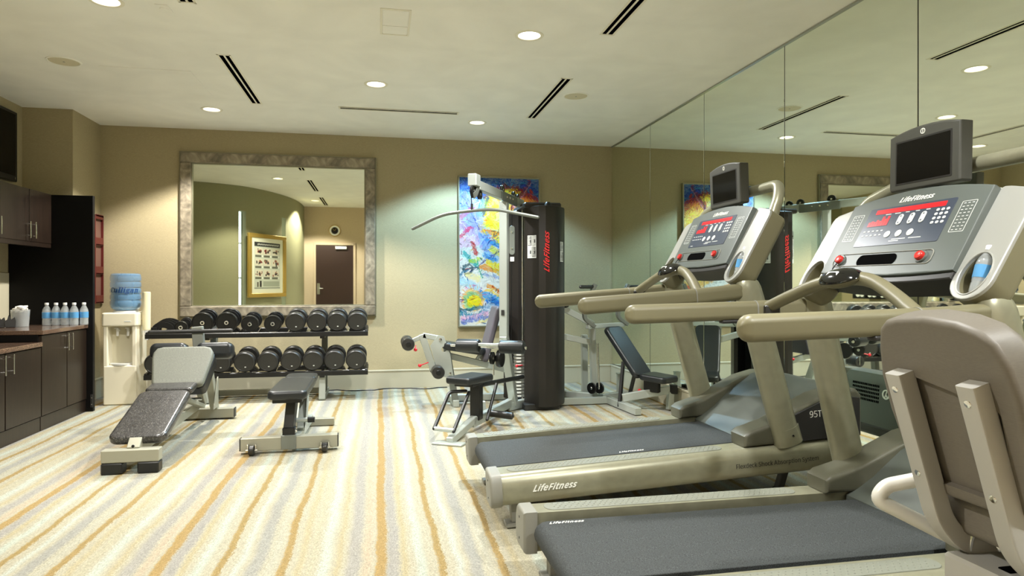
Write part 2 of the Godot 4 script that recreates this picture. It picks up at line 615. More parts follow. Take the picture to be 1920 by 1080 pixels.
var brush := FastNoiseLite.new()
func stroke(im: Image, x0: float, y0: float, x1: float, y1: float, w: float, c: Color, a := 1.0) -> void:
	var W := im.get_width()
	var H := im.get_height()
	var p := Vector2(x0 * W, y0 * H)
	var q := Vector2(x1 * W, y1 * H)
	var r := w * W * 0.5
	var d := q - p
	var L := maxf(d.length(), 0.01)
	var t := d / L
	for y in range(maxi(0, int(minf(p.y, q.y) - r - 2)), mini(H, int(maxf(p.y, q.y) + r + 3))):
		for x in range(maxi(0, int(minf(p.x, q.x) - r - 2)), mini(W, int(maxf(p.x, q.x) + r + 3))):
			var e := Vector2(x, y) - p
			var s := clampf(e.dot(t), 0, L)
			var across := e.dot(Vector2(-t.y, t.x))
			var k := brush.get_noise_3d(x * 0.12, y * 0.12, w * 90.0)
			var rag := brush.get_noise_2d(across * 0.55 + w * 500.0, e.dot(t) * 0.03)
			var dist := (e - t * s).length()
			if dist < r * (1.0 + 0.35 * k):
				var al := a * clampf(0.75 + rag * 0.7, 0.15, 1.0)
				im.set_pixel(x, y, im.get_pixel(x, y).lerp(c, al))

func ring(im: Image, cx: float, cy: float, r0: float, r1: float, c: Color, a := 1.0, f0 := 0.0, f1 := TAU) -> void:
	var W := im.get_width()
	var H := im.get_height()
	for y in range(maxi(0, int(cy * H - r1 * W - 2)), mini(H, int(cy * H + r1 * W + 3))):
		for x in range(maxi(0, int(cx * W - r1 * W - 2)), mini(W, int(cx * W + r1 * W + 3))):
			var d := Vector2(x - cx * W, y - cy * H)
			var f := fposmod(atan2(-d.y, d.x), TAU)
			var k := brush.get_noise_2d(x * 0.1, y * 0.1) * 0.08 * W * r1 * 4.0
			if d.length() > r0 * W + k * 0.3 and d.length() < r1 * W + k * 0.3 and f >= f0 and f <= f1:
				var al := a * clampf(0.8 + brush.get_noise_2d(f * 30.0, d.length() * 0.1) * 0.5, 0.2, 1.0)
				im.set_pixel(x, y, im.get_pixel(x, y).lerp(c, al))

func painting_picture() -> Image:
	# bright abstract canvas: suns, diagonal bands, blue and yellow strokes on white
	var W := 384
	var H := 692
	brush.seed = 8
	brush.noise_type = FastNoiseLite.TYPE_SIMPLEX
	brush.frequency = 1.0
	brush.fractal_octaves = 2
	var im := Image.create(W, H, false, Image.FORMAT_RGB8)
	im.fill(rgb(226, 224, 216))
	var B := rgb(26, 78, 160)
	var LB := rgb(120, 170, 222)
	var LAV := rgb(158, 142, 204)
	var YE := rgb(246, 214, 40)
	var OR := rgb(232, 138, 42)
	var RD := rgb(190, 40, 40)
	var TE := rgb(36, 150, 150)
	var PK := rgb(238, 178, 214)
	# upper field
	stroke(im, 0.0, 0.06, 1.0, 0.03, 0.34, B, 0.95)
	stroke(im, 0.05, 0.02, 0.30, 0.10, 0.22, rgb(66, 112, 196), 0.8)
	stroke(im, 0.85, 0.06, 1.0, 0.22, 0.20, B, 0.95)
	stroke(im, 0.0, 0.13, 0.14, 0.30, 0.18, LB, 0.8)
	for i in 9:
		stroke(im, 0.42 + i * 0.06, 0.05 + absf(i - 3) * 0.006, 0.50 + i * 0.05, 0.16, 0.035, RD if i % 2 == 0 else rgb(120, 40, 70), 0.9)
	ring(im, 0.60, 0.27, 0.0, 0.36, rgb(244, 226, 120), 0.95)
	ring(im, 0.60, 0.27, 0.28, 0.36, YE, 0.9)
	ring(im, 0.60, 0.27, 0.355, 0.40, rgb(150, 60, 36), 0.9, 0.2, 2.6)
	ring(im, 0.84, 0.27, 0.0, 0.26, OR, 0.85)
	ring(im, 0.84, 0.27, 0.0, 0.19, rgb(240, 200, 110), 0.9)
	ring(im, 0.84, 0.27, 0.25, 0.30, rgb(170, 44, 36), 0.9, 0.0, 2.2)
	for i in 14:
		var f := 0.2 + i * 0.16
		stroke(im, 0.84 + cos(f) * 0.14, 0.27 - sin(f) * 0.08, 0.84 + cos(f) * 0.25, 0.27 - sin(f) * 0.14, 0.008, rgb(150, 80, 30), 0.8)
	stroke(im, 0.88, 0.03, 0.66, 0.20, 0.05, rgb(130, 50, 80), 0.9)
	stroke(im, 0.90, 0.03, 0.68, 0.20, 0.014, rgb(230, 190, 210), 0.9)
	# lavender bands on the left
	stroke(im, 0.06, 0.14, 0.34, 0.46, 0.17, LAV, 0.75)
	stroke(im, 0.14, 0.12, 0.42, 0.44, 0.07, rgb(190, 196, 236), 0.8)
	stroke(im, 0.04, 0.12, 0.36, 0.48, 0.008, rgb(80, 70, 130), 0.9)
	stroke(im, 0.0, 0.27, 0.16, 0.21, 0.06, rgb(214, 90, 110), 0.7)
	stroke(im, 0.0, 0.31, 0.12, 0.36, 0.12, rgb(180, 120, 190), 0.6)
	stroke(im, 0.0, 0.40, 0.14, 0.34, 0.04, rgb(210, 60, 90), 0.8)
	stroke(im, 0.02, 0.44, 0.22, 0.42, 0.12, PK, 0.7)
	stroke(im, 0.30, 0.16, 0.24, 0.25, 0.06, LB, 0.8)
	stroke(im, 0.36, 0.14, 0.28, 0.26, 0.025, rgb(30, 60, 130), 0.8)
	stroke(im, 0.44, 0.20, 0.38, 0.30, 0.10, rgb(246, 200, 50), 0.85)
	stroke(im, 0.34, 0.30, 0.52, 0.33, 0.10, YE, 0.9)
	stroke(im, 0.30, 0.36, 0.50, 0.38, 0.05, OR, 0.9)
	stroke(im, 0.30, 0.40, 0.42, 0.54, 0.14, LB, 0.75)
	stroke(im, 0.34, 0.42, 0.50, 0.46, 0.06, rgb(40, 130, 200), 0.85)
	stroke(im, 0.34, 0.41, 0.46, 0.39, 0.012, RD, 0.9)
	stroke(im, 0.36, 0.43, 0.48, 0.41, 0.012, rgb(110, 60, 120), 0.9)
	stroke(im, 0.16, 0.44, 0.20, 0.51, 0.05, RD, 0.85)
	stroke(im, 0.06, 0.52, 0.20, 0.58, 0.07, TE, 0.85)
	stroke(im, 0.14, 0.56, 0.26, 0.55, 0.05, rgb(190, 206, 60), 0.9)
	stroke(im, 0.40, 0.48, 0.52, 0.52, 0.08, YE, 0.8)
	stroke(im, 0.30, 0.52, 0.44, 0.55, 0.05, rgb(30, 120, 190), 0.8)
	stroke(im, 0.62, 0.30, 0.94, 0.46, 0.16, rgb(248, 226, 120), 0.8)
	stroke(im, 0.60, 0.50, 0.96, 0.44, 0.14, rgb(130, 190, 226), 0.7)
	stroke(im, 0.58, 0.60, 0.98, 0.56, 0.14, YE, 0.85)
	stroke(im, 0.02, 0.68, 0.58, 0.46, 0.012, rgb(70, 70, 130), 0.9)
	# middle
	ring(im, 0.10, 0.62, 0.04, 0.07, rgb(30, 60, 70), 0.8)
	stroke(im, 0.04, 0.62, 0.24, 0.60, 0.02, rgb(30, 70, 80), 0.8)
	stroke(im, 0.24, 0.60, 0.28, 0.68, 0.018, rgb(40, 130, 90), 0.9)
	stroke(im, 0.0, 0.66, 0.10, 0.62, 0.03, rgb(30, 90, 130), 0.85)
	stroke(im, 0.36, 0.58, 0.58, 0.62, 0.08, YE, 0.95)
	stroke(im, 0.28, 0.60, 0.44, 0.63, 0.06, OR, 0.9)
	stroke(im, 0.44, 0.63, 0.60, 0.66, 0.06, rgb(240, 186, 60), 0.9)
	stroke(im, 0.28, 0.65, 0.60, 0.69, 0.03, rgb(140, 160, 200), 0.8)
	stroke(im, 0.10, 0.66, 0.22, 0.68, 0.08, rgb(246, 222, 140), 0.7)
	stroke(im, 0.02, 0.70, 0.20, 0.74, 0.10, rgb(160, 206, 232), 0.8)
	stroke(im, 0.36, 0.73, 0.62, 0.80, 0.05, OR, 0.95)
	stroke(im, 0.34, 0.76, 0.58, 0.82, 0.035, rgb(240, 190, 70), 0.9)
	stroke(im, 0.40, 0.74, 0.56, 0.78, 0.015, rgb(160, 60, 30), 0.9)
	stroke(im, 0.60, 0.66, 0.98, 0.74, 0.16, rgb(240, 170, 60), 0.8)
	stroke(im, 0.62, 0.80, 0.98, 0.76, 0.12, rgb(210, 60, 50), 0.7)
	# lower sun and waves
	stroke(im, 0.26, 0.79, 0.62, 0.86, 0.10, rgb(40, 128, 200), 0.9)
	stroke(im, 0.40, 0.84, 0.60, 0.87, 0.10, rgb(28, 92, 176), 0.9)
	for i in 12:
		var f := 0.1 + i * 0.28
		stroke(im, 0.16 + cos(f) * 0.14, 0.83 - sin(f) * 0.08, 0.16 + cos(f) * 0.19, 0.83 - sin(f) * 0.105, 0.012, rgb(200, 120, 160) if i % 2 else rgb(230, 150, 60), 0.9)
	ring(im, 0.16, 0.83, 0.0, 0.14, rgb(236, 180, 90), 0.9)
	ring(im, 0.15, 0.83, 0.0, 0.11, rgb(130, 196, 150), 0.9)
	ring(im, 0.18, 0.84, 0.0, 0.085, rgb(248, 214, 20), 1.0)
	ring(im, 0.16, 0.80, 0.22, 0.27, rgb(40, 120, 150), 0.85, 3.4, 5.9)
	stroke(im, 0.0, 0.90, 0.34, 0.87, 0.045, rgb(50, 120, 170), 0.85)
	stroke(im, 0.0, 0.88, 0.12, 0.90, 0.02, rgb(30, 90, 80), 0.9)
	stroke(im, 0.34, 0.88, 0.60, 0.92, 0.12, rgb(204, 206, 224), 0.8)
	stroke(im, 0.04, 0.955, 0.34, 0.92, 0.05, rgb(244, 176, 214), 0.8)
	stroke(im, 0.04, 0.975, 0.36, 0.945, 0.05, rgb(90, 110, 190), 0.85)
	stroke(im, 0.24, 0.98, 0.42, 0.95, 0.03, rgb(236, 220, 130), 0.8)
	stroke(im, 0.60, 0.90, 0.98, 0.94, 0.14, rgb(150, 190, 226), 0.7)
	stroke(im, 0.38, 0.94, 0.62, 0.89, 0.008, rgb(60, 60, 90), 0.8)
	return painterly(im)

# many short ragged brush marks that follow the colours of the sketch
func painterly(src: Image) -> Image:
	var W := src.get_width()
	var H := src.get_height()
	var im := Image.create(W, H, false, Image.FORMAT_RGB8)
	var n := FastNoiseLite.new()
	n.seed = 77
	n.frequency = 0.02
	for y in H:
		for x in W:
			var dx := n.get_noise_2d(x, y) * 10.0 + n.get_noise_2d(x * 4.0, y * 4.0 + 300.0) * 4.0
			var dy := n.get_noise_2d(x + 500.0, y) * 10.0 + n.get_noise_2d(x * 4.0 + 700.0, y * 4.0) * 4.0
			im.set_pixel(x, y, src.get_pixel(clampi(x + int(dx), 0, W - 1), clampi(y + int(dy), 0, H - 1)))
	var rng := RandomNumberGenerator.new()
	rng.seed = 21
	for k in 3400:
		var p := Vector2(rng.randf() * W, rng.randf() * H)
		var c := im.get_pixelv(Vector2i(p))
		c.h = fposmod(c.h + rng.randfn(0.0, 0.025), 1.0)
		c.s = clampf(c.s * rng.randf_range(0.7, 1.3), 0, 1)
		c.v = clampf(c.v + rng.randfn(0.0, 0.10), 0.05, 1.0)
		if rng.randf() < 0.03:
			c = [rgb(30, 70, 130), rgb(220, 190, 60), rgb(180, 50, 60), rgb(40, 130, 130), rgb(60, 50, 70)][rng.randi() % 5]
		var f := n.get_noise_2d(p.x * 0.5, p.y * 0.5 + 90.0) * 4.0 + rng.randfn(0.0, 0.35)
		var t := Vector2(cos(f), sin(f))
		var L := rng.randf_range(4.0, 17.0)
		var w := rng.randf_range(0.8, 3.0)
		for i in range(-int(L), int(L) + 1):
			var ww := w * (1.0 - absf(i) / (L + 1.0) * 0.6)
			for j in range(-int(ww), int(ww) + 1):
				var q := Vector2i(p + t * i + Vector2(-t.y, t.x) * j)
				if q.x >= 0 and q.y >= 0 and q.x < W and q.y < H:
					im.set_pixelv(q, im.get_pixelv(q).lerp(c, 0.7))
	im.adjust_bcs(0.84, 1.08, 1.1)
	return im

func poster_picture() -> Image:
	# exercise chart: dark title bar, three rows of three figures with captions
	var im := Image.create(192, 360, false, Image.FORMAT_RGB8)
	im.fill(rgb(208, 212, 196))
	im.fill_rect(Rect2i(0, 0, 192, 34), rgb(44, 48, 52))
	var rng := RandomNumberGenerator.new()
	rng.seed = 5
	for k in 18:
		im.fill_rect(Rect2i(10 + k * 9, 10 + (k % 2) * 2, 6, 12), rgb(206, 206, 200))
	for r in 3:
		for c in 3:
			var x := 6 + c * 62
			var y := 44 + r * 84
			im.fill_rect(Rect2i(x, y, 56, 52), rgb(226, 218, 198))
			for k in 7:
				im.fill_rect(Rect2i(x + 4 + rng.randi() % 40, y + 4 + rng.randi() % 34, 5 + rng.randi() % 9, 5 + rng.randi() % 16), [rgb(50, 44, 44), rgb(150, 90, 66), rgb(120, 40, 40), rgb(80, 74, 66)][rng.randi() % 4])
			im.fill_rect(Rect2i(x + 20, y + 14, 9, 9), rgb(176, 120, 88))
			im.fill_rect(Rect2i(x + 18, y + 23, 13, 16), rgb(40, 40, 44))
			im.fill_rect(Rect2i(x, y + 56, 10, 14), rgb(240, 240, 230))
			im.fill_rect(Rect2i(x + 12, y + 56, 44, 16), rgb(104, 104, 92))
	im.fill_rect(Rect2i(6, 300, 122, 40), rgb(168, 174, 158))
	im.fill_rect(Rect2i(140, 296, 14, 48), rgb(50, 48, 46))
	im.fill_rect(Rect2i(162, 306, 10, 38), rgb(90, 84, 76))
	im.fill_rect(Rect2i(0, 350, 192, 4), rgb(60, 60, 58))
	return im

func notice_picture() -> Image:
	# instruction sticker: four grey panels with rows of small print
	var im := Image.create(96, 160, false, Image.FORMAT_RGB8)
	im.fill(rgb(206, 206, 200))
	var rng := RandomNumberGenerator.new()
	rng.seed = 3
	for r in 2:
		for c in 2:
			im.fill_rect(Rect2i(4 + c * 46, 4 + r * 78, 42, 70), rgb(120, 120, 116) if (r + c) % 2 == 0 else rgb(170, 170, 166))
			for k in 12:
				im.fill_rect(Rect2i(7 + c * 46, 8 + r * 78 + k * 5, 10 + rng.randi() % 24, 2), rgb(228, 228, 222))
			im.fill_rect(Rect2i(26 + c * 46, 30 + r * 78, 14, 22), rgb(60, 60, 58))
	return im

# ---------------------------------------------------------------- the room
func floor_mesh() -> ArrayMesh:
	var x0 := -3.6
	var x1 := 2.9
	var z0 := -7.9
	var z1 := 1.3
	var st := SurfaceTool.new()
	st.begin(Mesh.PRIMITIVE_TRIANGLES)
	var P := [Vector3(x0, 0, z0), Vector3(x1, 0, z0), Vector3(x1, 0, z1), Vector3(x0, 0, z1)]
	var U := [Vector2(0, 0), Vector2(1, 0), Vector2(1, 1), Vector2(0, 1)]
	for k in [0, 1, 2, 0, 2, 3]:
		st.set_normal(Vector3.UP); st.set_uv(U[k]); st.add_vertex(P[k])
	for k in [0, 2, 1, 0, 3, 2]:
		st.set_normal(Vector3.DOWN); st.set_uv(Vector2.ZERO); st.add_vertex(P[k] + Vector3.DOWN * 0.1)
	for e in 4:
		var a: Vector3 = P[e]
		var b: Vector3 = P[(e + 1) % 4]
		var n := (b - a).cross(Vector3.UP).normalized()
		for q in [a, b + Vector3.DOWN * 0.1, b, a, a + Vector3.DOWN * 0.1, b + Vector3.DOWN * 0.1]:
			st.set_normal(n); st.set_uv(Vector2.ZERO); st.add_vertex(q)
	return st.commit()

func wall_box(called: String, x0: float, x1: float, z0: float, z1: float, m: Material, y1 := 2.98) -> void:
	struct(called, mb().box(Vector3((x0 + x1) / 2, y1 / 2 - 0.03, (z0 + z1) / 2), Vector3(x1 - x0, y1 + 0.06, z1 - z0), 0.0005), m)

func base_run(called: String, a: Vector3, b: Vector3, out: Vector3) -> void:
	# tall painted baseboard with a rounded cap
	var o := mb()
	o.bar(a + Vector3.UP * 0.095 + out * 0.009, b + Vector3.UP * 0.095 + out * 0.009, 0.018, 0.19, Vector3.UP, 0.002)
	o.bar(a + Vector3.UP * 0.201 + out * 0.012, b + Vector3.UP * 0.201 + out * 0.012, 0.024, 0.022, Vector3.UP, 0.005)
	struct(called, o, M.baseboard)

var curve := []
func build_room() -> void:
	struct("floor", floor_mesh(), M.carpet)
	# ceiling with the openings for lamps and air slots
	var c := CSGBox3D.new()
	c.name = "ceiling"
	c.size = Vector3(6.7, 0.16, 9.2)
	c.position = Vector3(-0.35, CEIL + 0.08, -3.3)
	c.material = M.ceiling
	c.set_meta("kind", "structure")
	for l in LAMPS:
		var h := CSGCylinder3D.new()
		h.operation = CSGShape3D.OPERATION_SUBTRACTION
		h.radius = 0.088
		h.height = 0.1
		h.sides = 32
		h.name = "opening"
		h.position = Vector3(l[0] + 0.35, -0.08, l[1] + 3.3)
		c.add_child(h, true)
	for v in VENTS:
		var h := CSGBox3D.new()
		h.operation = CSGShape3D.OPERATION_SUBTRACTION
		h.name = "opening"
		if v[3]:
			h.size = Vector3(v[1] - v[0] - 0.02, 0.16, 0.086)
			h.position = Vector3((v[0] + v[1]) / 2 + 0.35, -0.08, v[2] + 3.3)
		else:
			h.size = Vector3(0.086, 0.16, v[1] - v[2] - 0.02)
			h.position = Vector3(v[0] + 0.35, -0.08, (v[1] + v[2]) / 2 + 3.3)
		c.add_child(h, true)
	add_child(c)

	wall_box("wall_back", -3.1, 2.95, BACK - 0.15, BACK, M.wall)
	wall_box("wall_left_corner", -3.5, -2.906, -7.9, -7.10, M.wall)
	wall_box("wall_left", -3.5, -3.34, -7.2, -3.7, M.wall)
	wall_box("wall_rear", -1.8, -0.30, -0.45, -0.28, M.rear_wall)
	wall_box("wall_entry_side", -0.45, -0.30, -0.28, 1.15, M.rear_wall)
	wall_box("wall_entry", -0.45, 2.95, 1.1, 1.25, M.rear_wall)
	# right wall carries the sheets of mirror
	var wr := struct("wall_right", mb().box(Vector3(MIRROR + 0.081, 1.46, -3.3), Vector3(0.15, 3.04, 9.1), 0.0005), M.wall_core)
	var joints := [BACK + 0.001, -6.56, -5.377, -4.196, -3.018, -1.84, -0.66, 0.52, 1.1]
	for k in joints.size() - 1:
		var z0: float = joints[k] + 0.0042
		var z1: float = joints[k + 1] - 0.0042
		var p := part("mirror_panel", mb().box(Vector3(MIRROR + 0.003, (0.222 + CEIL - 0.012) / 2, (z0 + z1) / 2), Vector3(0.006, CEIL - 0.012 - 0.222, z1 - z0), 0.0012), M.mirror, wr, "" if k else "tall sheet of wall mirror")
		if k > 0:
			part("joint", mb().box(Vector3(MIRROR + 0.004, (0.222 + CEIL - 0.012) / 2, joints[k]), Vector3(0.0035, CEIL - 0.24, 0.0082), 0.0003), M.mirror_edge, wr)
	var t1 := mb().box(Vector3(MIRROR - 0.004, CEIL - 0.007, -3.3), Vector3(0.018, 0.012, 8.85), 0.002)
	struct("trim_1", t1, M.steel)
	base_run("baseboard_right", Vector3(MIRROR, 0, BACK), Vector3(MIRROR, 0, 1.1), Vector3.LEFT)
	base_run("baseboard_back", Vector3(-2.906, 0, BACK), Vector3(MIRROR - 0.02, 0, BACK), Vector3.BACK)
	base_run("baseboard_left", Vector3(-2.906, 0, -7.10), Vector3(-2.906, 0, BACK + 0.02), Vector3.RIGHT)
	base_run("baseboard_rear", Vector3(-1.60, 0, -0.45), Vector3(-1.43, 0, -0.45), Vector3.FORWARD)

	# bulging wall behind the camera, with two slit windows
	var key := [Vector2(-3.6, -4.02), Vector2(-3.34, -3.90), Vector2(-3.03, -3.79), Vector2(-2.66, -3.62), Vector2(-2.32, -3.36), Vector2(-2.08, -3.0), Vector2(-1.9, -2.58), Vector2(-1.75, -2.08), Vector2(-1.66, -1.55), Vector2(-1.62, -1.0), Vector2(-1.62, -0.44), Vector2(-1.62, -0.2)]
	for i in range(1, key.size() - 2):
		for k in 6:
			curve.append(key[i].cubic_interpolate(key[i + 1], key[i - 1], key[i + 2], k / 6.0))
	curve.append(key[key.size() - 2])
	var wc := mb()
	var slit := [[Vector2(-2.33, -3.37), 1], [Vector2(-1.80, -2.26), 1]]
	var marks := {}
	for s in slit.size():
		var best := 0
		for i in curve.size() - 1:
			if curve[i].distance_to(slit[s][0]) < curve[best].distance_to(slit[s][0]):
				best = i
		marks[best] = s
		marks[best - 1] = s
	for i in curve.size() - 1:
		var a: Vector2 = curve[i]
		var b: Vector2 = curve[i + 1]
		var n := Vector2((b - a).y, -(b - a).x).normalized()     # into the room
		var y0 := 2.45 if marks.has(i) else -0.05
		var o := PackedVector2Array([a, b, b - n * 0.2, a - n * 0.2])
		if Geometry2D.is_polygon_clockwise(o):
			o.reverse()
		wc.prism(o, y0, 2.98, Transform3D(Basis(Vector3.RIGHT, Vector3(0, 0, 1), Vector3.UP), Vector3.ZERO))
	struct("wall_curved", wc, M.curved_wall)
	var done := {}
	for i in marks:
		var s: int = marks[i]
		if done.has(s):
			continue
		done[s] = true
		var a: Vector2 = curve[i - 1]
		var b: Vector2 = curve[i + 1]
		var n := Vector2((b - a).y, -(b - a).x).normalized()
		var mid := (a + b) * 0.5 - n * 0.13
		var bs := Basis(Vector3((b - a).normalized().x, 0, (b - a).normalized().y), Vector3.UP, Vector3(n.x, 0, n.y))
		var w := struct("window_%d" % (s + 1), mb().box(Vector3(mid.x, 1.22, mid.y), Vector3(a.distance_to(b) + 0.03, 2.46, 0.012), 0.001, bs), M.window_daylight)
		var fr := mb()
		for e in [-1, 1]:
			fr.box(Vector3(mid.x, 1.22, mid.y) + bs.x * e * (a.distance_to(b) * 0.5 - 0.01) + bs.z * 0.02, Vector3(0.03, 2.46, 0.03), 0.002, bs)
		for yy in [0.62, 1.3, 1.9]:
			fr.box(Vector3(mid.x, yy, mid.y) + bs.z * 0.02, Vector3(a.distance_to(b), 0.02, 0.02), 0.002, bs)
		part("window_frame", fr, M.steel, w)

func build_downlights() -> void:
	var lens := mb().lathe([Vector2(0, 0.014), Vector2(0.072, 0.014), Vector2(0.072, 0.020), Vector2(0, 0.020)], Transform3D.IDENTITY, 32)
	var trim := mb().lathe([Vector2(0.073, 0.016), Vector2(0.076, -0.003), Vector2(0.080, -0.005), Vector2(0.098, -0.003), Vector2(0.099, 0.0), Vector2(0.086, 0.001), Vector2(0.086, 0.03), Vector2(0.073, 0.03), Vector2(0.073, 0.016)], Transform3D.IDENTITY, 40)
	var lm := lens.mesh()
	var tm := trim.mesh()
	var names := ["left of the ceiling access panel by the frame edge", "above the framed wall mirror", "in the middle of the ceiling before the long cross slot", "large, beside the square ceiling hatch", "nearest the wall painting", "over the nearest treadmill", "over the entry door", "added unseen over the exercise bike"]
	for k in LAMPS.size():
		var l: Array = LAMPS[k]
		var t := thing("downlight", "round recessed ceiling downlight " + names[k], "ceiling light", Vector3(l[0], CEIL, l[1]), 0, "recessed downlights")
		part("trim_ring", tm, M.white_trim, t)
		part("lens", lm, M.lamp_glow, t, "glowing white lens")
		var s := SpotLight3D.new()
		s.name = "downlight_light"
		s.position = Vector3(0, 0.006, 0)
		s.rotation_degrees.x = -90
		s.spot_angle = 62.0
		s.spot_angle_attenuation = 0.28
		s.spot_range = 20.0
		s.spot_attenuation = 2.0
		s.light_size = 0.06
		s.light_color = [rgb(255, 251, 243), rgb(251, 252, 249), rgb(178, 226, 255)][l[3]]
		s.light_energy = l[2]
		s.shadow_enabled = true
		t.add_child(s)
	for k in VENTS.size():
		var v: Array = VENTS[k]
		var L: float = v[1] - v[0] if v[3] else v[1] - v[2]
		var at := Vector3((v[0] + v[1]) / 2, CEIL, v[2]) if v[3] else Vector3(v[0], CEIL, (v[1] + v[2]) / 2)
		var lab: String = ["above the dumbbell side, beside the access panel", "beside the round speaker near the painting", "at the top, nearest the camera, before the mirrored wall", "behind the sit-up bench, seen in the framed mirror", "near the entry door, seen in the framed mirror", "running across the room in front of the painting wall"][k]
		var t := thing("air_slot", "ceiling air slot " + lab, "air vent", at, PI / 2 if v[3] else 0.0, "ceiling air slots")
		var fr := mb()
		for e in [-1, 1]:
			fr.box(Vector3(e * 0.044, -0.0005, 0), Vector3(0.016, 0.003, L), 0.0006)
			fr.box(Vector3(0, -0.0005, e * (L * 0.5 - 0.008)), Vector3(0.1, 0.003, 0.016), 0.0006)
		part("frame", fr, M.white_trim, t)
		part("blade", mb().box(Vector3(0, 0.002, 0), Vector3(0.014, 0.003, L - 0.02), 0.0006), M.white_trim, t)
		var du := mb().box(Vector3(0, 0.072, 0), Vector3(0.084, 0.004, L - 0.022), 0.0005)
		for e in [-1, 1]:
			du.box(Vector3(e * 0.0405, 0.037, 0), Vector3(0.003, 0.068, L - 0.022), 0.0003)
			du.box(Vector3(0, 0.037, e * (L * 0.5 - 0.0125)), Vector3(0.080, 0.068, 0.003), 0.0003)
		du.box(Vector3(0, 0.038, 0), Vector3(0.012, 0.066, L - 0.024), 0.0003)
		part("duct", du, M.slot, t, "black duct behind the gaps")
	for k in 2:
		var p: Vector3 = [Vector3(-2.345, CEIL, -5.58), Vector3(1.718, CEIL, -5.718)][k]
		var t := thing("ceiling_speaker", ["round flush ceiling speaker above the dark cabinets", "round flush ceiling speaker beside the mirrored wall"][k], "speaker", p, 0, "ceiling speakers")
		part("grille", mb().lathe([Vector2(0, -0.005), Vector2(0.1, -0.004), Vector2(0.102, -0.002), Vector2(0.102, 0.0), Vector2(0, 0)], Transform3D.IDENTITY, 36), M.speaker_cloth, t)
		part("rim", mb().lathe([Vector2(0.102, -0.001), Vector2(0.105, -0.006), Vector2(0.116, -0.004), Vector2(0.117, 0.0), Vector2(0.102, 0.0), Vector2(0.102, -0.001)], Transform3D.IDENTITY, 36), M.ceiling, t)
		part("badge", mb().lathe([Vector2(0, -0.007), Vector2(0.008, -0.006), Vector2(0.008, -0.004)], Transform3D.IDENTITY, 12), M.grey_shell, t)
	var h := thing("ceiling_hatch", "small cream ceiling hatch with a cross line, left of the large downlight", "hatch", Vector3(0.095, CEIL, -4.34))
	part("frame", mb().prism(MB.rr(0.19, 0.43, 0.004), -0.004, 0.0, Transform3D(Basis(Vector3.RIGHT, Vector3.BACK, Vector3.UP), Vector3.ZERO), 0.001, 1, MB.rr(0.165, 0.40, 0.004)), M.white_trim, h)
	part("door", mb().box(Vector3(0, -0.002, 0.073), Vector3(0.158, 0.004, 0.245), 0.001), M.ceiling, h)
	part("door", mb().box(Vector3(0, -0.002, -0.127), Vector3(0.158, 0.004, 0.137), 0.001), M.ceiling, h)
	var ap := thing("access_panel", "large flush access panel in the ceiling beside the left air slot", "panel", Vector3(-1.80, CEIL, -5.985))
	part("door", mb().box(Vector3(0, -0.0015, 0), Vector3(0.66, 0.003, 0.69), 0.001), M.ceiling, ap)
	var sp := thing("sprinkler_cover", "small square sprinkler cover plate in the ceiling near the corner downlight", "cover plate", Vector3(-1.295, CEIL, -4.39))
	part("plate", mb().box(Vector3(0, -0.002, 0), Vector3(0.075, 0.004, 0.12), 0.001), M.ceiling, sp)
	part("cap", mb().lathe([Vector2(0, -0.008), Vector2(0.024, -0.007), Vector2(0.026, -0.003)], Transform3D.IDENTITY, 16), M.ceiling, sp)

# ---------------------------------------------------------------- built-in cabinets on the left
func handle(parent: Node, x: float, y: float, z: float) -> void:
	# upright bar pull on a door that faces +x
	var o := mb()
	o.tube([Vector3(x + 0.032, y - 0.068, z), Vector3(x + 0.032, y + 0.068, z)], 0.0055, 10, true)
	for s in [-1, 1]:
		o.cyl(Vector3(x - 0.001, y + s * 0.05, z), Vector3(x + 0.032, y + s * 0.05, z), 0.0045, 10)
	part("handle", o, M.chrome, parent, "chrome bar handle")

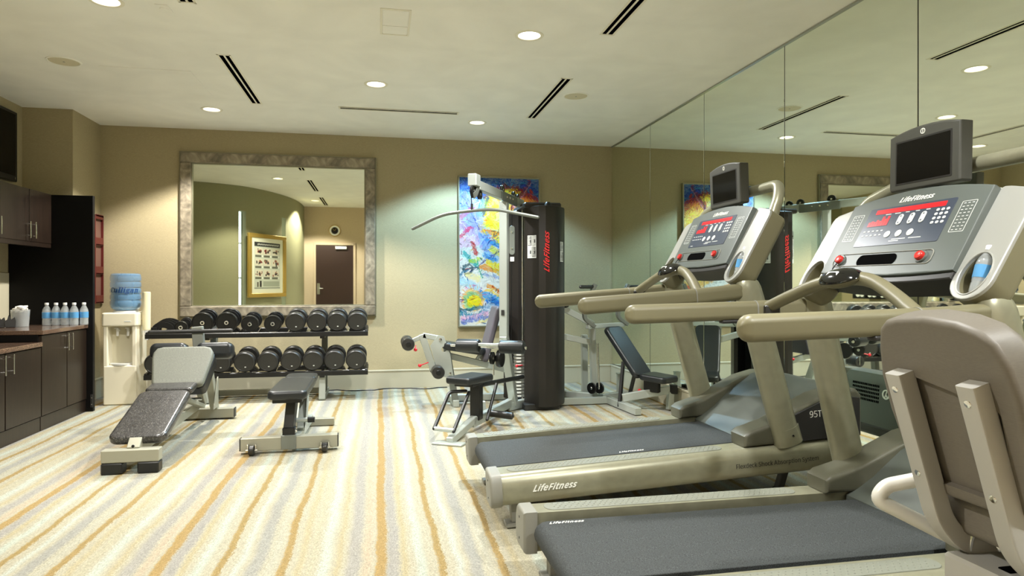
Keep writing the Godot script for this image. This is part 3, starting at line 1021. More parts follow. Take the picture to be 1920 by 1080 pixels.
func build_cabinets() -> void:
	var fx := -2.686
	var base_a := thing("base_cabinet", "dark brown two-door base cabinet under the bottled water", "cabinet", Vector3(0, 0, 0))
	part("carcass", mb().box(Vector3(-3.02, 0.445, -6.43), Vector3(0.628, 0.65, 0.838), 0.002), M.wood, base_a)
	part("plinth", mb().box(Vector3(-3.015, 0.0585, -6.43), Vector3(0.64, 0.115, 0.838), 0.002), M.wood, base_a)
	for d in [[-6.448, -6.010, -6.41], [-6.844, -6.456, -6.49]]:
		var dr := part("door", mb().box(Vector3(fx - 0.010, 0.448, (d[0] + d[1]) / 2), Vector3(0.02, 0.652, absf(d[1] - d[0]) - 0.003), 0.002), M.wood, base_a)
		handle(dr, fx, 0.69, d[2])
	part("riser", mb().box(Vector3(-3.02, 0.752, -6.012), Vector3(0.62, 0.056, 0.02), 0.002), M.dark_panel, base_a)
	var base_b := thing("base_cabinet", "dark brown two-door base cabinet at the left edge under the lower counter", "cabinet")
	part("carcass", mb().box(Vector3(-3.02, 0.400, -5.46), Vector3(0.628, 0.565, 1.08), 0.002), M.wood, base_b)
	part("plinth", mb().box(Vector3(-3.015, 0.0585, -5.46), Vector3(0.64, 0.115, 1.08), 0.002), M.wood, base_b)
	for d in [[-6.000, -5.482, -5.53], [-5.472, -4.93, -5.42]]:
		var dr := part("door", mb().box(Vector3(fx - 0.010, 0.400, (d[0] + d[1]) / 2), Vector3(0.02, 0.556, absf(d[1] - d[0]) - 0.003), 0.002), M.wood, base_b)
		handle(dr, fx, 0.60, d[2])
	var ct := thing("counter_top", "raised polished brown granite counter holding the bottled water", "countertop", Vector3(0, 0, 0))
	part("slab", mb().box(Vector3(-3.005, 0.7985, -6.425), Vector3(0.662, 0.035, 0.85), 0.003), M.granite, ct)
	var cl := thing("counter_top", "lower polished brown granite counter at the left edge", "countertop")
	part("slab", mb().box(Vector3(-3.005, 0.7045, -5.46), Vector3(0.662, 0.035, 1.08), 0.003), M.granite, cl)
	var fa := thing("tap", "chrome tap on the lower counter at the left edge", "tap", Vector3(-3.03, 0.722, -5.72))
	part("spout", mb().tube(MB.bend([Vector3(0, 0, 0), Vector3(0, 0.05, 0), Vector3(0.14, 0.06, 0), Vector3(0.16, 0.03, 0)], 0.04), 0.011, 12), M.chrome, fa)
	part("base", mb().lathe([Vector2(0, 0), Vector2(0.026, 0), Vector2(0.022, 0.02), Vector2(0, 0.022)]), M.chrome, fa)
	var pn := thing("end_panel", "tall black panel closing the end of the cabinets beside the water cooler", "panel")
	part("board", mb().box(Vector3(-2.985, 1.0095, -6.874), Vector3(0.70, 2.016, 0.044), 0.002), M.dark_panel, pn)
	part("bracket", mb().box(Vector3(-2.645, 0.10, -6.848), Vector3(0.02, 0.12, 0.006), 0.001), M.charcoal, pn)
	for yy in [0.07, 0.13]:
		part("bolt", mb().lathe([Vector2(0, 0.006), Vector2(0.006, 0.005), Vector2(0.007, 0)], Transform3D(Basis(Vector3.RIGHT, Vector3(0, 0, 1), Vector3.UP), Vector3(-2.645, yy, -6.845)), 10), M.chrome, pn)
	var up := thing("wall_cabinet", "dark brown upper wall cabinet beside the tall black panel", "cabinet")
	part("carcass", mb().box(Vector3(-3.17, 1.79, -6.20), Vector3(0.338, 0.46, 1.30), 0.002), M.wood, up)
	part("light_rail", mb().box(Vector3(-3.0, 1.545, -6.20), Vector3(0.03, 0.045, 1.30), 0.002), M.wood, up)
	for d in [[-6.848, -6.46, -6.50], [-6.452, -6.0, -6.41], [-5.992, -5.555, -5.96]]:
		var dr := part("door", mb().box(Vector3(-2.991, 1.79, (d[0] + d[1]) / 2), Vector3(0.02, 0.456, absf(d[1] - d[0]) - 0.003), 0.002), M.wood, up)
		handle(dr, -2.981, 1.66, d[2])
	var bk := thing("splashback", "cream splashback panel between counter and wall cabinet", "panel")
	part("sheet", mb().box(Vector3(-3.334, 1.055, -5.9), Vector3(0.010, 0.475, 1.9), 0.001), M.cooler_inner, bk)
	var tv := thing("wall_television", "black flat television on the left wall above the cabinets", "television", Vector3(-3.34, 2.45, -6.38))
	part("body", mb().box(Vector3(0.035, 0, 0), Vector3(0.05, 0.64, 1.02), 0.006), M.black, tv)
	part("screen", mb().box(Vector3(0.0612, 0.012, 0), Vector3(0.003, 0.56, 0.94), 0.001), M.screen_off, tv)
	part("wall_mount", mb().box(Vector3(0.0055, 0, 0), Vector3(0.009, 0.3, 0.3), 0.001), M.charcoal, tv)
	part("badge", mb().box(Vector3(0.0615, -0.29, -0.47), Vector3(0.002, 0.02, 0.008), 0.0005), M.chrome, tv)

# ---------------------------------------------------------------- treadmills (local: x forward, z across, origin on the floor under the rear end)
func oval(cx: float, cy: float, rx: float, ry: float, n := 28) -> PackedVector2Array:
	var p := PackedVector2Array()
	for i in n:
		p.append(Vector2(cx + cos(TAU * i / n) * rx, cy + sin(TAU * i / n) * ry))
	return p

func mirrored(o: PackedVector2Array) -> PackedVector2Array:
	var r := PackedVector2Array()
	for q in o:
		r.append(Vector2(-q.x, q.y))
	r.reverse()
	return r

func make_treadmill(label: String) -> Node3D:
	var t := thing("treadmill", label, "treadmill", Vector3.ZERO, 0, "treadmills facing the mirrored wall")
	var side := Transform3D(Basis(Vector3(0, 0, 1), Vector3(0, 1, 0), Vector3(1, 0, 0)), Vector3.ZERO)   # outline x -> z, pulled along x
	var lengthwise := Transform3D.IDENTITY                                                                # outline in x,y pulled along z
	for s in [-1, 1]:
		var rail := PackedVector2Array([Vector2(0.325, 0.128), Vector2(0.430, 0.125), Vector2(0.458, 0.138), Vector2(0.472, 0.165), Vector2(0.477, 0.200), Vector2(0.474, 0.235), Vector2(0.464, 0.262), Vector2(0.448, 0.277), Vector2(0.430, 0.281), Vector2(0.325, 0.281)])
		if s < 0:
			rail = mirrored(rail)
		part("side_rail", mb().prism(rail, 0.055, 1.98, side, 0.002), M.champagne, t)
		var cap := PackedVector2Array([Vector2(0.318, 0.122), Vector2(0.440, 0.120), Vector2(0.465, 0.134), Vector2(0.480, 0.165), Vector2(0.484, 0.200), Vector2(0.480, 0.238), Vector2(0.468, 0.268), Vector2(0.448, 0.284), Vector2(0.318, 0.286)])
		if s < 0:
			cap = mirrored(cap)
		var ec := part("end_cap", mb().prism(cap, 0.0, 0.056, side, 0.0, 3, PackedVector2Array(), 0.014), M.cap_grey, t)
		for yy in [0.16, 0.245]:
			part("screw", mb().lathe([Vector2(0, 0.002), Vector2(0.005, 0.0015), Vector2(0.005, -0.004)], Transform3D(Basis(Vector3(0, 1, 0), Vector3(-1, 0, 0), Vector3(0, 0, 1)), Vector3(0.0, yy, s * 0.40)), 8), M.charcoal, ec)
		# ribbed foot strip with raised studs
		var flat := Transform3D(Basis(Vector3(1, 0, 0), Vector3(0, 0, -1), Vector3(0, 1, 0)), Vector3(0.665, 0.280, s * 0.386))
		var pad := part("foot_strip", mb().prism(MB.rr(1.13, 0.086, 0.040, 6), 0.0, 0.004, flat, 0.0015), M.tread_pad, t)
		var st := mb()
		for i in 44:
			for j in 4:
				var p := Vector3(0.14 + i * 0.0242 + (0.012 if j % 2 else 0.0), 0.2835, s * 0.386 + (j - 1.5) * 0.018)
				st.lathe([Vector2(0, 0.0032), Vector2(0.0032, 0.0024), Vector2(0.0052, 0.0)], Transform3D(Basis(Vector3(1, 0, 0), Vector3(0, 1, 0), Vector3(0, 0, 0.75)), p), 6)
		part("studs", st, M.tread_pad, pad).set_meta("kind", "stuff")
		# hood shoe reaching back over the rail
		var shoe := PackedVector2Array([Vector2(1.335, 0.284), Vector2(2.02, 0.284), Vector2(2.03, 0.50), Vector2(2.0, 0.535), Vector2(1.90, 0.538), Vector2(1.78, 0.515), Vector2(1.64, 0.455), Vector2(1.50, 0.395), Vector2(1.365, 0.362), Vector2(1.335, 0.340)])
		part("hood_shoe", mb().prism(shoe, -0.075, 0.075, Transform3D(Basis.IDENTITY, Vector3(0, 0, s * 0.375)), 0.018, 3), M.shoe_olive, t)
		var sp := PackedVector2Array([Vector2(1.60, 0.29), Vector2(2.0, 0.29), Vector2(2.01, 0.49), Vector2(1.90, 0.512), Vector2(1.78, 0.49), Vector2(1.60, 0.425)])
		var pn := part("side_panel", mb().prism(sp, -0.006, 0.006, Transform3D(Basis.IDENTITY, Vector3(0, 0, s * 0.454)), 0.003), M.charcoal, t)
		var tx := part("model_lettering", letters("95Ti", 0.034), M.ink_white, pn)
		lay(tx, Vector3(1.745, 0.425, s * 0.4612), Basis.IDENTITY if s > 0 else Basis(Vector3.UP, PI))
		# upright post
		var post := part("upright", mb().sweep(MB.circle(0.074, 24, 0.052), [Vector3(1.575, 0.30, s * 0.447), Vector3(1.50, 0.62, s * 0.450), Vector3(1.402, 1.04, s * 0.450), Vector3(1.390, 1.10, s * 0.448), Vector3(1.388, 1.135, s * 0.446), Vector3(1.390, 1.16, s * 0.445)], Vector3.BACK, [1.0, 1.0, 1.0, 0.96, 0.82, 0.5]), M.champagne, t)
		var collar := part("collar", mb().sweep(MB.circle(0.0775, 24, 0.0555), [Vector3(1.585, 0.285, s * 0.447), Vector3(1.563, 0.37, s * 0.447)], Vector3.BACK), M.champagne, post)
		part("screw", mb().lathe([Vector2(0, 0.003), Vector2(0.007, 0.002), Vector2(0.008, -0.003)], Transform3D(Basis(Vector3(1, 0, 0), Vector3(0, 0, s), Vector3(0, -s, 0)), Vector3(1.575, 0.335, s * 0.503)), 10), M.chrome, collar)
		# handrail
		var grip := MB.rr(0.056, 0.084, 0.027, 5)
		var hr := part("handrail", mb().sweep(grip, [Vector3(0.515, 1.060, s * 0.458), Vector3(1.09, 1.074, s * 0.458)], Vector3.UP, [], 0.040), M.rail_grip, t)
		part("joint_ring", mb().sweep(MB.rr(0.060, 0.088, 0.029, 5), [Vector3(1.086, 1.0739, s * 0.458), Vector3(1.092, 1.0741, s * 0.458)], Vector3.UP), M.cap_grey, hr)
		part("handrail_bracket", mb().sweep(grip, [Vector3(1.091, 1.074, s * 0.458), Vector3(1.20, 1.079, s * 0.458), Vector3(1.30, 1.085, s * 0.456), Vector3(1.39, 1.09, s * 0.453)], Vector3.UP, [1, 1, 1.0, 0.9]), M.rail_grip, t)
		part("grip_sensor", mb().sweep(MB.rr(0.040, 0.018, 0.008, 3), [Vector3(0.93, 1.025, s * 0.458), Vector3(1.10, 1.029, s * 0.458)], Vector3.UP, [], 0.012), M.charcoal, hr)
		# console arm with a cup holder
		var d := Vector3(0.53, 0.848, 0).normalized()
		var abas := Basis(Vector3(0, 0, 1), d, Vector3(0, 0, 1).cross(d))
		var at := Vector3(1.305, 1.135, s * 0.4125)
		var o := PackedVector2Array()
		for k in 13:
			var f := PI + PI * k / 12.0
			o.append(Vector2(cos(f) * 0.0775, 0.080 + sin(f) * 0.080))
		o.append_array(PackedVector2Array([Vector2(0.0775, 0.395), Vector2(0.071, 0.416), Vector2(0.054, 0.430), Vector2(-0.035, 0.452), Vector2(-0.062, 0.455), Vector2(-0.0775, 0.445)]))
		if s < 0:
			o = mirrored(o)
		var cup := oval(0, 0.100, 0.054, 0.080)
		var body := part("console_arm", mb().prism(o, -0.100, 0.0, Transform3D(abas, at), 0.0, 3, cup, 0.028), M.rail_grip, t)
		part("arm_cover", mb().prism(o, 0.0, 0.012, Transform3D(abas, at), 0.005, 2, cup, 0.0), M.silver_shell, body, "light silver cover of the console arm")
		part("cup_holder", mb().prism(oval(0, 0.100, 0.0538, 0.0798), -0.068, -0.058, Transform3D(abas, at)), M.cup_recess, body, "oval cup holder")
		var rim := []
		for k in 29:
			var f := TAU * k / 28.0
			rim.append(at + abas * Vector3(cos(f) * 0.056, 0.100 + sin(f) * 0.082, 0.012))
		part("cup_rim", mb().tube(rim, 0.003, 6), M.silver_shell, body)

	# running belt and deck
	var bo := PackedVector2Array([Vector2(1.55, 0.171), Vector2(1.55, 0.268)])
	for k in 9:
		var f := PI * 0.5 + PI * k / 8.0
		bo.append(Vector2(0.078 + cos(f) * 0.0485, 0.2195 + sin(f) * 0.0485))
	var belt := part("running_belt", mb().prism(bo, -0.264, 0.264, lengthwise, 0.002), M.belt, t)
	lay(part("belt_lettering", letters("LifeFitness", 0.020, 0.0006, 0.5, "Droid Sans", true), M.ink_white, belt), Vector3(0.155, 0.2684, -0.240), Basis(Vector3(1, 0, 0), Vector3(0, 0, -1), Vector3(0, 1, 0)))
	part("deck", mb().box(Vector3(0.98, 0.200, 0), Vector3(1.82, 0.05, 0.645), 0.003), M.black, t)
	part("rear_roller", mb().cyl(Vector3(0.078, 0.2135, -0.318), Vector3(0.078, 0.2135, 0.318), 0.024), M.charcoal, t)
	for s in [-1, 1]:
		part("rear_foot", mb().box(Vector3(0.14, 0.072, s * 0.36), Vector3(0.06, 0.105, 0.05), 0.004).box(Vector3(0.14, 0.011, s * 0.36), Vector3(0.12, 0.02, 0.08), 0.004), M.cap_grey, t)
	# motor hood
	var ho := PackedVector2Array([Vector2(1.44, 0.15), Vector2(2.03, 0.15), Vector2(2.055, 0.20), Vector2(2.055, 0.47), Vector2(2.02, 0.53), Vector2(1.94, 0.545), Vector2(1.84, 0.53), Vector2(1.70, 0.455), Vector2(1.56, 0.345), Vector2(1.44, 0.272)])
	var hood := part("motor_hood", mb().prism(ho, -0.325, 0.325, lengthwise, 0.012, 2), M.hood_grey, t)
	var gr := mb()
	for r in 5:
		for c in 16:
			gr.box(Vector3(2.056, 0.46 - r * 0.024, -0.23 + c * 0.0148), Vector3(0.006, 0.014, 0.007), 0.001)
	part("grille", gr, M.slot, hood, "black grille slots").set_meta("kind", "stuff")
	var em := part("emblem", mb().lathe([Vector2(0.022, 0), Vector2(0.030, 0), Vector2(0.030, 0.004), Vector2(0.022, 0.004), Vector2(0.022, 0)], Transform3D(Basis(Vector3(0, 1, 0), Vector3(1, 0, 0), Vector3(0, 0, 1)), Vector3(2.055, 0.42, 0.055)), 24), M.ink_white, hood, "round white emblem")
	part("emblem_bar", mb().bar(Vector3(2.057, 0.398, 0.047), Vector3(2.057, 0.442, 0.063), 0.006, 0.006, Vector3.RIGHT, 0.001).bar(Vector3(2.057, 0.40, 0.067), Vector3(2.057, 0.42, 0.055), 0.006, 0.006, Vector3.RIGHT, 0.001), M.ink_white, em)
	part("bumper", mb().box(Vector3(2.045, 0.19, 0), Vector3(0.04, 0.05, 0.70), 0.008), M.charcoal, t)

	# console panel
	var d2 := Vector3(0.505, 0.863, 0).normalized()
	var cb := Basis(Vector3(0, 0, 1), d2, Vector3(0, 0, 1).cross(d2))
	var c0 := Vector3(1.327, 1.229, 0)
	var co := PackedVector2Array()
	for k in 13:
		var x := lerpf(-0.342, 0.342, k / 12.0)
		co.append(Vector2(x, 0.012 - 0.018 * (1.0 - pow(x / 0.342, 2))))
	for k in 13:
		var x := lerpf(0.342, -0.342, k / 12.0)
		co.append(Vector2(x, 0.352 + 0.040 * (1.0 - pow(x / 0.342, 2))))
	var C := Transform3D(cb, c0)
	var con := part("console", mb().prism(co, -0.07, 0.0, C, 0.006, 2), M.console_grey, t)
	var lip := PackedVector2Array()
	for k in 13:
		var x := lerpf(-0.339, 0.339, k / 12.0)
		lip.append(Vector2(x, 0.002 - 0.018 * (1.0 - pow(x / 0.339, 2)) - 0.018))
	for k in 13:
		var x := lerpf(0.339, -0.339, k / 12.0)
		lip.append(Vector2(x, 0.010 - 0.018 * (1.0 - pow(x / 0.339, 2))))
	part("console_underside", mb().prism(lip, -0.12, -0.008, C, 0.004), M.charcoal, con)
	var up := func(x: float, y: float, z: float) -> Vector3: return C * Vector3(x, y, z)
	var on := func(x: float, y: float, z: float) -> Transform3D: return Transform3D(cb, C * Vector3(x, y, z))
	var mem := part("key_membrane", mb().prism(MB.rr(0.43, 0.186, 0.008), 0.0, 0.0016, on.call(0, 0.226, 0), 0.0006), M.membrane, con)
	part("message_display", mb().prism(MB.rr(0.35, 0.022, 0.003), 0.0, 0.001, on.call(0.0, 0.298, 0.0016), 0.0003), M.led_display, mem, "lit red message bar")
	part("profile_display", mb().prism(MB.rr(0.110, 0.046, 0.003), 0.0, 0.0008, on.call(-0.135, 0.250, 0.0016), 0.0003), M.membrane, mem)
	var cols := mb()
	for k in 8:
		var hh: float = [0.022, 0.026, 0.022, 0.03, 0.024, 0.044, 0.032, 0.044][k]
		cols.box(C * Vector3(-0.183 + k * 0.0137, 0.229 + hh * 0.5, 0.0026), Vector3(0.0130, hh, 0.0006), 0.0001, cb)
	part("profile_bars", cols, M.led_display, mem, "lit red workout profile")
	for k in 3:
		var kb := part("rocker_key", mb().prism(MB.rr(0.024, 0.050, 0.012, 5), 0.0, 0.004, on.call(-0.020 + k * 0.056, 0.248, 0.0016), 0.0015), M.key, mem)
		for s in [-1, 1]:
			part("arrow", mb().prism(PackedVector2Array([Vector2(-0.005, -0.003 * s), Vector2(0.005, -0.003 * s), Vector2(0, 0.005 * s)]) if s > 0 else PackedVector2Array([Vector2(0.005, 0.003), Vector2(-0.005, 0.003), Vector2(0, -0.005)]), 0.0, 0.0005, on.call(-0.020 + k * 0.056, 0.248 + s * 0.015, 0.0056)), M.membrane, kb)
		part("round_key", mb().prism(oval(0, 0, 0.0155, 0.0155, 20), 0.0, 0.003, on.call(-0.050 + k * 0.058, 0.183, 0.0016), 0.001), M.key, mem)
	for r in 4:
		for c in 3:
			part("number_key", mb().prism(oval(0, 0, 0.0075, 0.0065, 12), 0.0, 0.0025, on.call(0.150 + c * 0.0225, 0.272 - r * 0.0185, 0.0016), 0.001), M.key, mem)
	for r in 2:
		for c in 5:
			part("program_key", mb().prism(MB.rr(0.012, 0.006, 0.002, 2), 0.0, 0.0015, on.call(-0.188 + c * 0.024, 0.205 - r * 0.020, 0.0016), 0.0005), M.key, mem)
	for k in 9:
		var w: float = [0.03, 0.03, 0.02, 0.02, 0.02, 0.07, 0.06, 0.05, 0.03][k]
		part("legend", mb().prism(MB.rr(w, 0.0035, 0.001, 1), 0.0, 0.0004, on.call([-0.10, -0.05, 0.0, 0.05, 0.10, 0.02, 0.10, 0.0, -0.17][k], [0.282, 0.282, 0.282, 0.282, 0.282, 0.158, 0.158, 0.150, 0.143][k], 0.0016)), M.key, mem)
	# printed charts left and right of the keys
	for s in [-1, 1]:
		var x0 := 0.274 if s > 0 else -0.274
		part("chart_frame", mb().prism(MB.rr(0.062, 0.130, 0.004), 0.0, 0.0006, on.call(x0, 0.232, 0.0), 0.0, 1, MB.rr(0.058, 0.126, 0.003)), M.key, con)
		var dots := mb()
		for r in 9:
			for c in 3:
				dots.box(C * Vector3(x0 - 0.017 + c * 0.017, 0.287 - r * 0.0138, 0.0006), Vector3(0.009, 0.003, 0.0008), 0.0001, cb)
		part("chart_print", dots, M.key, con).set_meta("kind", "stuff")
	lay(part("console_lettering", letters("LifeFitness", 0.024, 0.0012, 0.35, "Droid Sans", true), M.ink_white, con), C * Vector3(0.01, 0.345, 0.0012), cb)
	# stop buttons and reading slot
	part("lower_rim", mb().prism(MB.rr(0.52, 0.062, 0.02, 5), 0.0, 0.003, on.call(-0.03, 0.070, 0), 0.0015, 1, MB.rr(0.514, 0.056, 0.018, 5)), M.cap_grey, con)
	part("reading_slot", mb().prism(MB.rr(0.208, 0.050, 0.024, 6), 0.0, 0.0025, on.call(-0.042, 0.066, 0.0), 0.001), M.slot, con, "black reading-rack slot")
	for x in [-0.246, 0.181]:
		var sb := part("stop_button", mb().lathe([Vector2(0, 0.014), Vector2(0.008, 0.014), Vector2(0.015, 0.016), Vector2(0.018, 0.012), Vector2(0.018, 0.0)], Transform3D(Basis(cb.x, cb.z, -cb.y), C * Vector3(x, 0.070, 0.003)), 18), M.red, con, "red stop button")
		part("button_ring", mb().lathe([Vector2(0.019, 0.0), Vector2(0.026, 0.0), Vector2(0.024, 0.006), Vector2(0.019, 0.006)], Transform3D(Basis(cb.x, cb.z, -cb.y), C * Vector3(x, 0.070, 0.001)), 18), M.console_grey, sb)
	part("safety_cord", mb().tube(MB.bend([C * Vector3(-0.246, 0.052, 0.012), C * Vector3(-0.25, 0.02, 0.018), C * Vector3(-0.255, -0.02, -0.02), C * Vector3(-0.25, -0.05, -0.06)], 0.02), 0.0025, 6), M.black, con)

	# sensor bar with the round pod
	var bar := part("crossbar", mb().tube(MB.bend([Vector3(1.14, 1.085, -0.445), Vector3(1.165, 1.13, -0.34), Vector3(1.195, 1.205, -0.12), Vector3(1.20, 1.215, 0.12), Vector3(1.165, 1.14, 0.30), Vector3(1.12, 1.085, 0.435)], 0.10), 0.026, 14), M.rail_grip, t)
	part("pod", mb().lathe([Vector2(0, -0.035), Vector2(0.05, -0.03), Vector2(0.078, -0.012), Vector2(0.082, 0.0)], Transform3D(Basis(Vector3(0.72, 0.34, 0), Vector3(-0.40, 0.85, 0), Vector3(0, 0, 1.25)), Vector3(1.170, 1.215, 0)), 28), M.rail_grip, bar)
	var pod := part("pod_cover", mb().lathe([Vector2(0, 0.034), Vector2(0.03, 0.031), Vector2(0.058, 0.021), Vector2(0.076, 0.006), Vector2(0.079, -0.002)], Transform3D(Basis(Vector3(0.72, 0.34, 0), Vector3(-0.40, 0.85, 0), Vector3(0, 0, 1.25)), Vector3(1.168, 1.217, 0)), 28), M.black_gloss, bar, "glossy black pod cover")
	lay(part("pod_label", mb().prism(MB.rr(0.062, 0.030, 0.006), 0.0, 0.003, Transform3D.IDENTITY, 0.001), M.key, pod), Vector3(1.134, 1.226, 0.0), Basis(Vector3(0, 0, 1), Vector3(0.62, 0.785, 0), Vector3(-0.785, 0.62, 0)))
	part("clamp", mb().box(Vector3(1.15, 1.075, -0.43), Vector3(0.07, 0.05, 0.05), 0.008), M.charcoal, bar)

	# small television on a hoop
	var tvb := Basis(Vector3(0, 0, 1), Vector3(0.02, 0.9998, 0), Vector3(-0.9998, 0.02, 0))
	var T := Transform3D(tvb, Vector3(1.535, 1.690, 0))
	var to := PackedVector2Array([Vector2(-0.165, -0.118), Vector2(0.165, -0.118), Vector2(0.173, -0.11)])
	for k in 11:
		var x := lerpf(0.173, -0.173, k / 10.0)
		to.append(Vector2(x, 0.107 + 0.022 * (1.0 - pow(x / 0.173, 2))))
	to.append(Vector2(-0.173, -0.11))
	var tv := part("television", mb().prism(to, -0.058, 0.0, T, 0.008, 3), M.tv_shell, t)
	part("screen_surround", mb().prism(MB.rr(0.276, 0.178, 0.004), 0.0, 0.0015, Transform3D(tvb, T * Vector3(0, -0.006, 0)), 0.0005), M.charcoal, tv)
	part("screen", mb().prism(MB.rr(0.262, 0.164, 0.002), 0.0, 0.0008, Transform3D(tvb, T * Vector3(0, -0.006, 0.0015)), 0.0002), M.screen_off, tv, "dark switched-off screen")
	part("tv_emblem", mb().prism(oval(0, 0, 0.0115, 0.0115, 20), 0.0, 0.002, Transform3D(tvb, T * Vector3(0, 0.103, 0)), 0.0, 1, oval(0, 0, 0.009, 0.009, 20)).box(T * Vector3(0, 0.103, 0.001), Vector3(0.003, 0.016, 0.002), 0.0004, tvb), M.ink_white, tv)
	part("bracket", mb().box(Vector3(1.60, 1.60, 0), Vector3(0.05, 0.10, 0.10), 0.006), M.charcoal, tv)
	part("hoop", mb().tube(MB.bend([Vector3(1.575, 1.50, -0.40), Vector3(1.60, 1.56, -0.36), Vector3(1.63, 1.625, -0.16), Vector3(1.635, 1.64, 0.12), Vector3(1.63, 1.64, 0.395), Vector3(1.60, 1.56, 0.43), Vector3(1.555, 1.47, 0.435)], 0.10, 6), 0.029, 16), M.champagne, t)
	# lettering on the near rail
	lay(part("maker_lettering", letters("LifeFitness", 0.031, 0.003, 0.55, "Droid Sans", true), M.ink_white, t), Vector3(0.315, 0.205, 0.4775), Basis(Vector3.RIGHT, -0.02))
	lay(part("deck_lettering", letters("Flexdeck Shock Absorption System", 0.023, 0.001), M.ink_dark, t), Vector3(1.50, 0.20, 0.4775))
	return t

func build_treadmills() -> void:
	var t1 := make_treadmill("nearest treadmill, beside the brown seat back, its grey belt in the foreground")
	t1.position = Vector3(0.555, 0, -2.245)
	var t2 := copy(t1, Vector3(0.52, 0, -3.5635), 0.0, "farther treadmill, tilted up in front, between the near treadmill and the weight machine")
	t2.rotation_degrees.z = 2.8
	t2.get_node("running_belt/belt_lettering").position = Vector3(0.80, 0.2684, 0.235)
	for q in [[t1, 0.0], [t2, -0.078]]:
		for s in [-1, 1]:
			part("lift_leg", mb().bar(Vector3(1.70, 0.18, s * 0.27), Vector3(1.62, q[1] + 0.045, s * 0.27), 0.04, 0.04), M.charcoal, q[0])
			part("lift_wheel", mb().cyl(Vector3(1.62, q[1] + 0.040, s * 0.27 - 0.02), Vector3(1.62, q[1] + 0.040, s * 0.27 + 0.02), 0.038, 18), M.black, q[0])
	# bottles standing in the near cup holders
	for k in 2:
		var host: Node3D = [t1, t2][k]
		var b := thing("water_bottle", ["half-hidden water bottle with a blue label in the near treadmill's cup holder", "small water bottle in the farther treadmill's cup holder"][k], "bottle")
		b.transform = host.transform * Transform3D(Basis(Vector3(0, 0, 1), -0.30), Vector3(1.362, 1.155, 0.4125))
		bottle_parts(b, 0.82)

func bottle_parts(t: Node3D, k := 1.0) -> void:
	var h := 0.205 * k
	var r := 0.0355 * k
	part("body", mb().lathe([Vector2(0, 0.001), Vector2(r * 0.9, 0.0), Vector2(r, h * 0.04), Vector2(r, h * 0.20), Vector2(r * 0.94, h * 0.23), Vector2(r, h * 0.26), Vector2(r, h * 0.62), Vector2(r * 0.86, h * 0.72), Vector2(r * 0.5, h * 0.84), Vector2(r * 0.38, h * 0.88), Vector2(r * 0.38, h * 0.93), Vector2(0, h * 0.93)], Transform3D.IDENTITY, 20), M.clear_plastic, t)
	part("water", mb().lathe([Vector2(0, 0.003), Vector2(r * 0.84, 0.003), Vector2(r * 0.93, h * 0.05), Vector2(r * 0.93, h * 0.20), Vector2(r * 0.87, h * 0.23), Vector2(r * 0.93, h * 0.26), Vector2(r * 0.93, h * 0.60), Vector2(r * 0.78, h * 0.70), Vector2(0, h * 0.70)], Transform3D.IDENTITY, 18), M.clear_water, t)
	part("label_band", mb().lathe([Vector2(r * 1.01, h * 0.32), Vector2(r * 1.025, h * 0.32), Vector2(r * 1.025, h * 0.58), Vector2(r * 1.01, h * 0.58), Vector2(r * 1.01, h * 0.32)], Transform3D.IDENTITY, 20), M.label_blue, t, "blue paper label")
	part("cap", mb().lathe([Vector2(0, h * 0.905), Vector2(r * 0.46, h * 0.905), Vector2(r * 0.46, h * 0.99), Vector2(r * 0.42, h), Vector2(0, h)], Transform3D.IDENTITY, 16), M.cap_white, t, "white screw cap")

# ---------------------------------------------------------------- cable weight machine
func pad_on(called: String, c: Vector3, ax: Vector3, ay: Vector3, w: float, h: float, th: float, m: Material, parent: Node, r := 0.04, label := "") -> MeshInstance3D:
	# upholstered cushion: w along ax, h along ay, face towards ax x ay
	var x := ax.normalized()
	var y := (ay - x * ay.dot(x)).normalized()
	return part(called, mb().prism(MB.rr(w, h, r, 5), -th * 0.5, th * 0.5, Transform3D(Basis(x, y, x.cross(y)), c), minf(th * 0.36, r * 0.75), 4), m, parent, label)

func roller(parent: Node, a: Vector3, b: Vector3, r: float, m: Material, called := "roller_pad") -> void:
	var h := a.distance_to(b)
	var o := part(called, mb().lathe([Vector2(0, 0), Vector2(r * 0.45, 0), Vector2(r * 0.9, 0.004), Vector2(r, 0.014), Vector2(r, h - 0.014), Vector2(r * 0.9, h - 0.004), Vector2(r * 0.45, h), Vector2(0, h)], MB.along(a, b), 24), m, parent)
	part("end_cap", mb().cyl(a - (b - a).normalized() * 0.006, b + (b - a).normalized() * 0.006, r * 0.42, 14), M.black, o)

func pulley(parent: Node, c: Vector3, ax: Vector3, r: float) -> void:
	var o := part("pulley", mb().lathe([Vector2(0, -0.010), Vector2(r, -0.010), Vector2(r, -0.006), Vector2(r * 0.86, 0.0), Vector2(r, 0.006), Vector2(r, 0.010), Vector2(0, 0.010)], MB.along(c, c + ax), 24), M.black, parent)
	part("hub", mb().cyl(c - ax.normalized() * 0.014, c + ax.normalized() * 0.014, r * 0.25, 12), M.chrome, o)

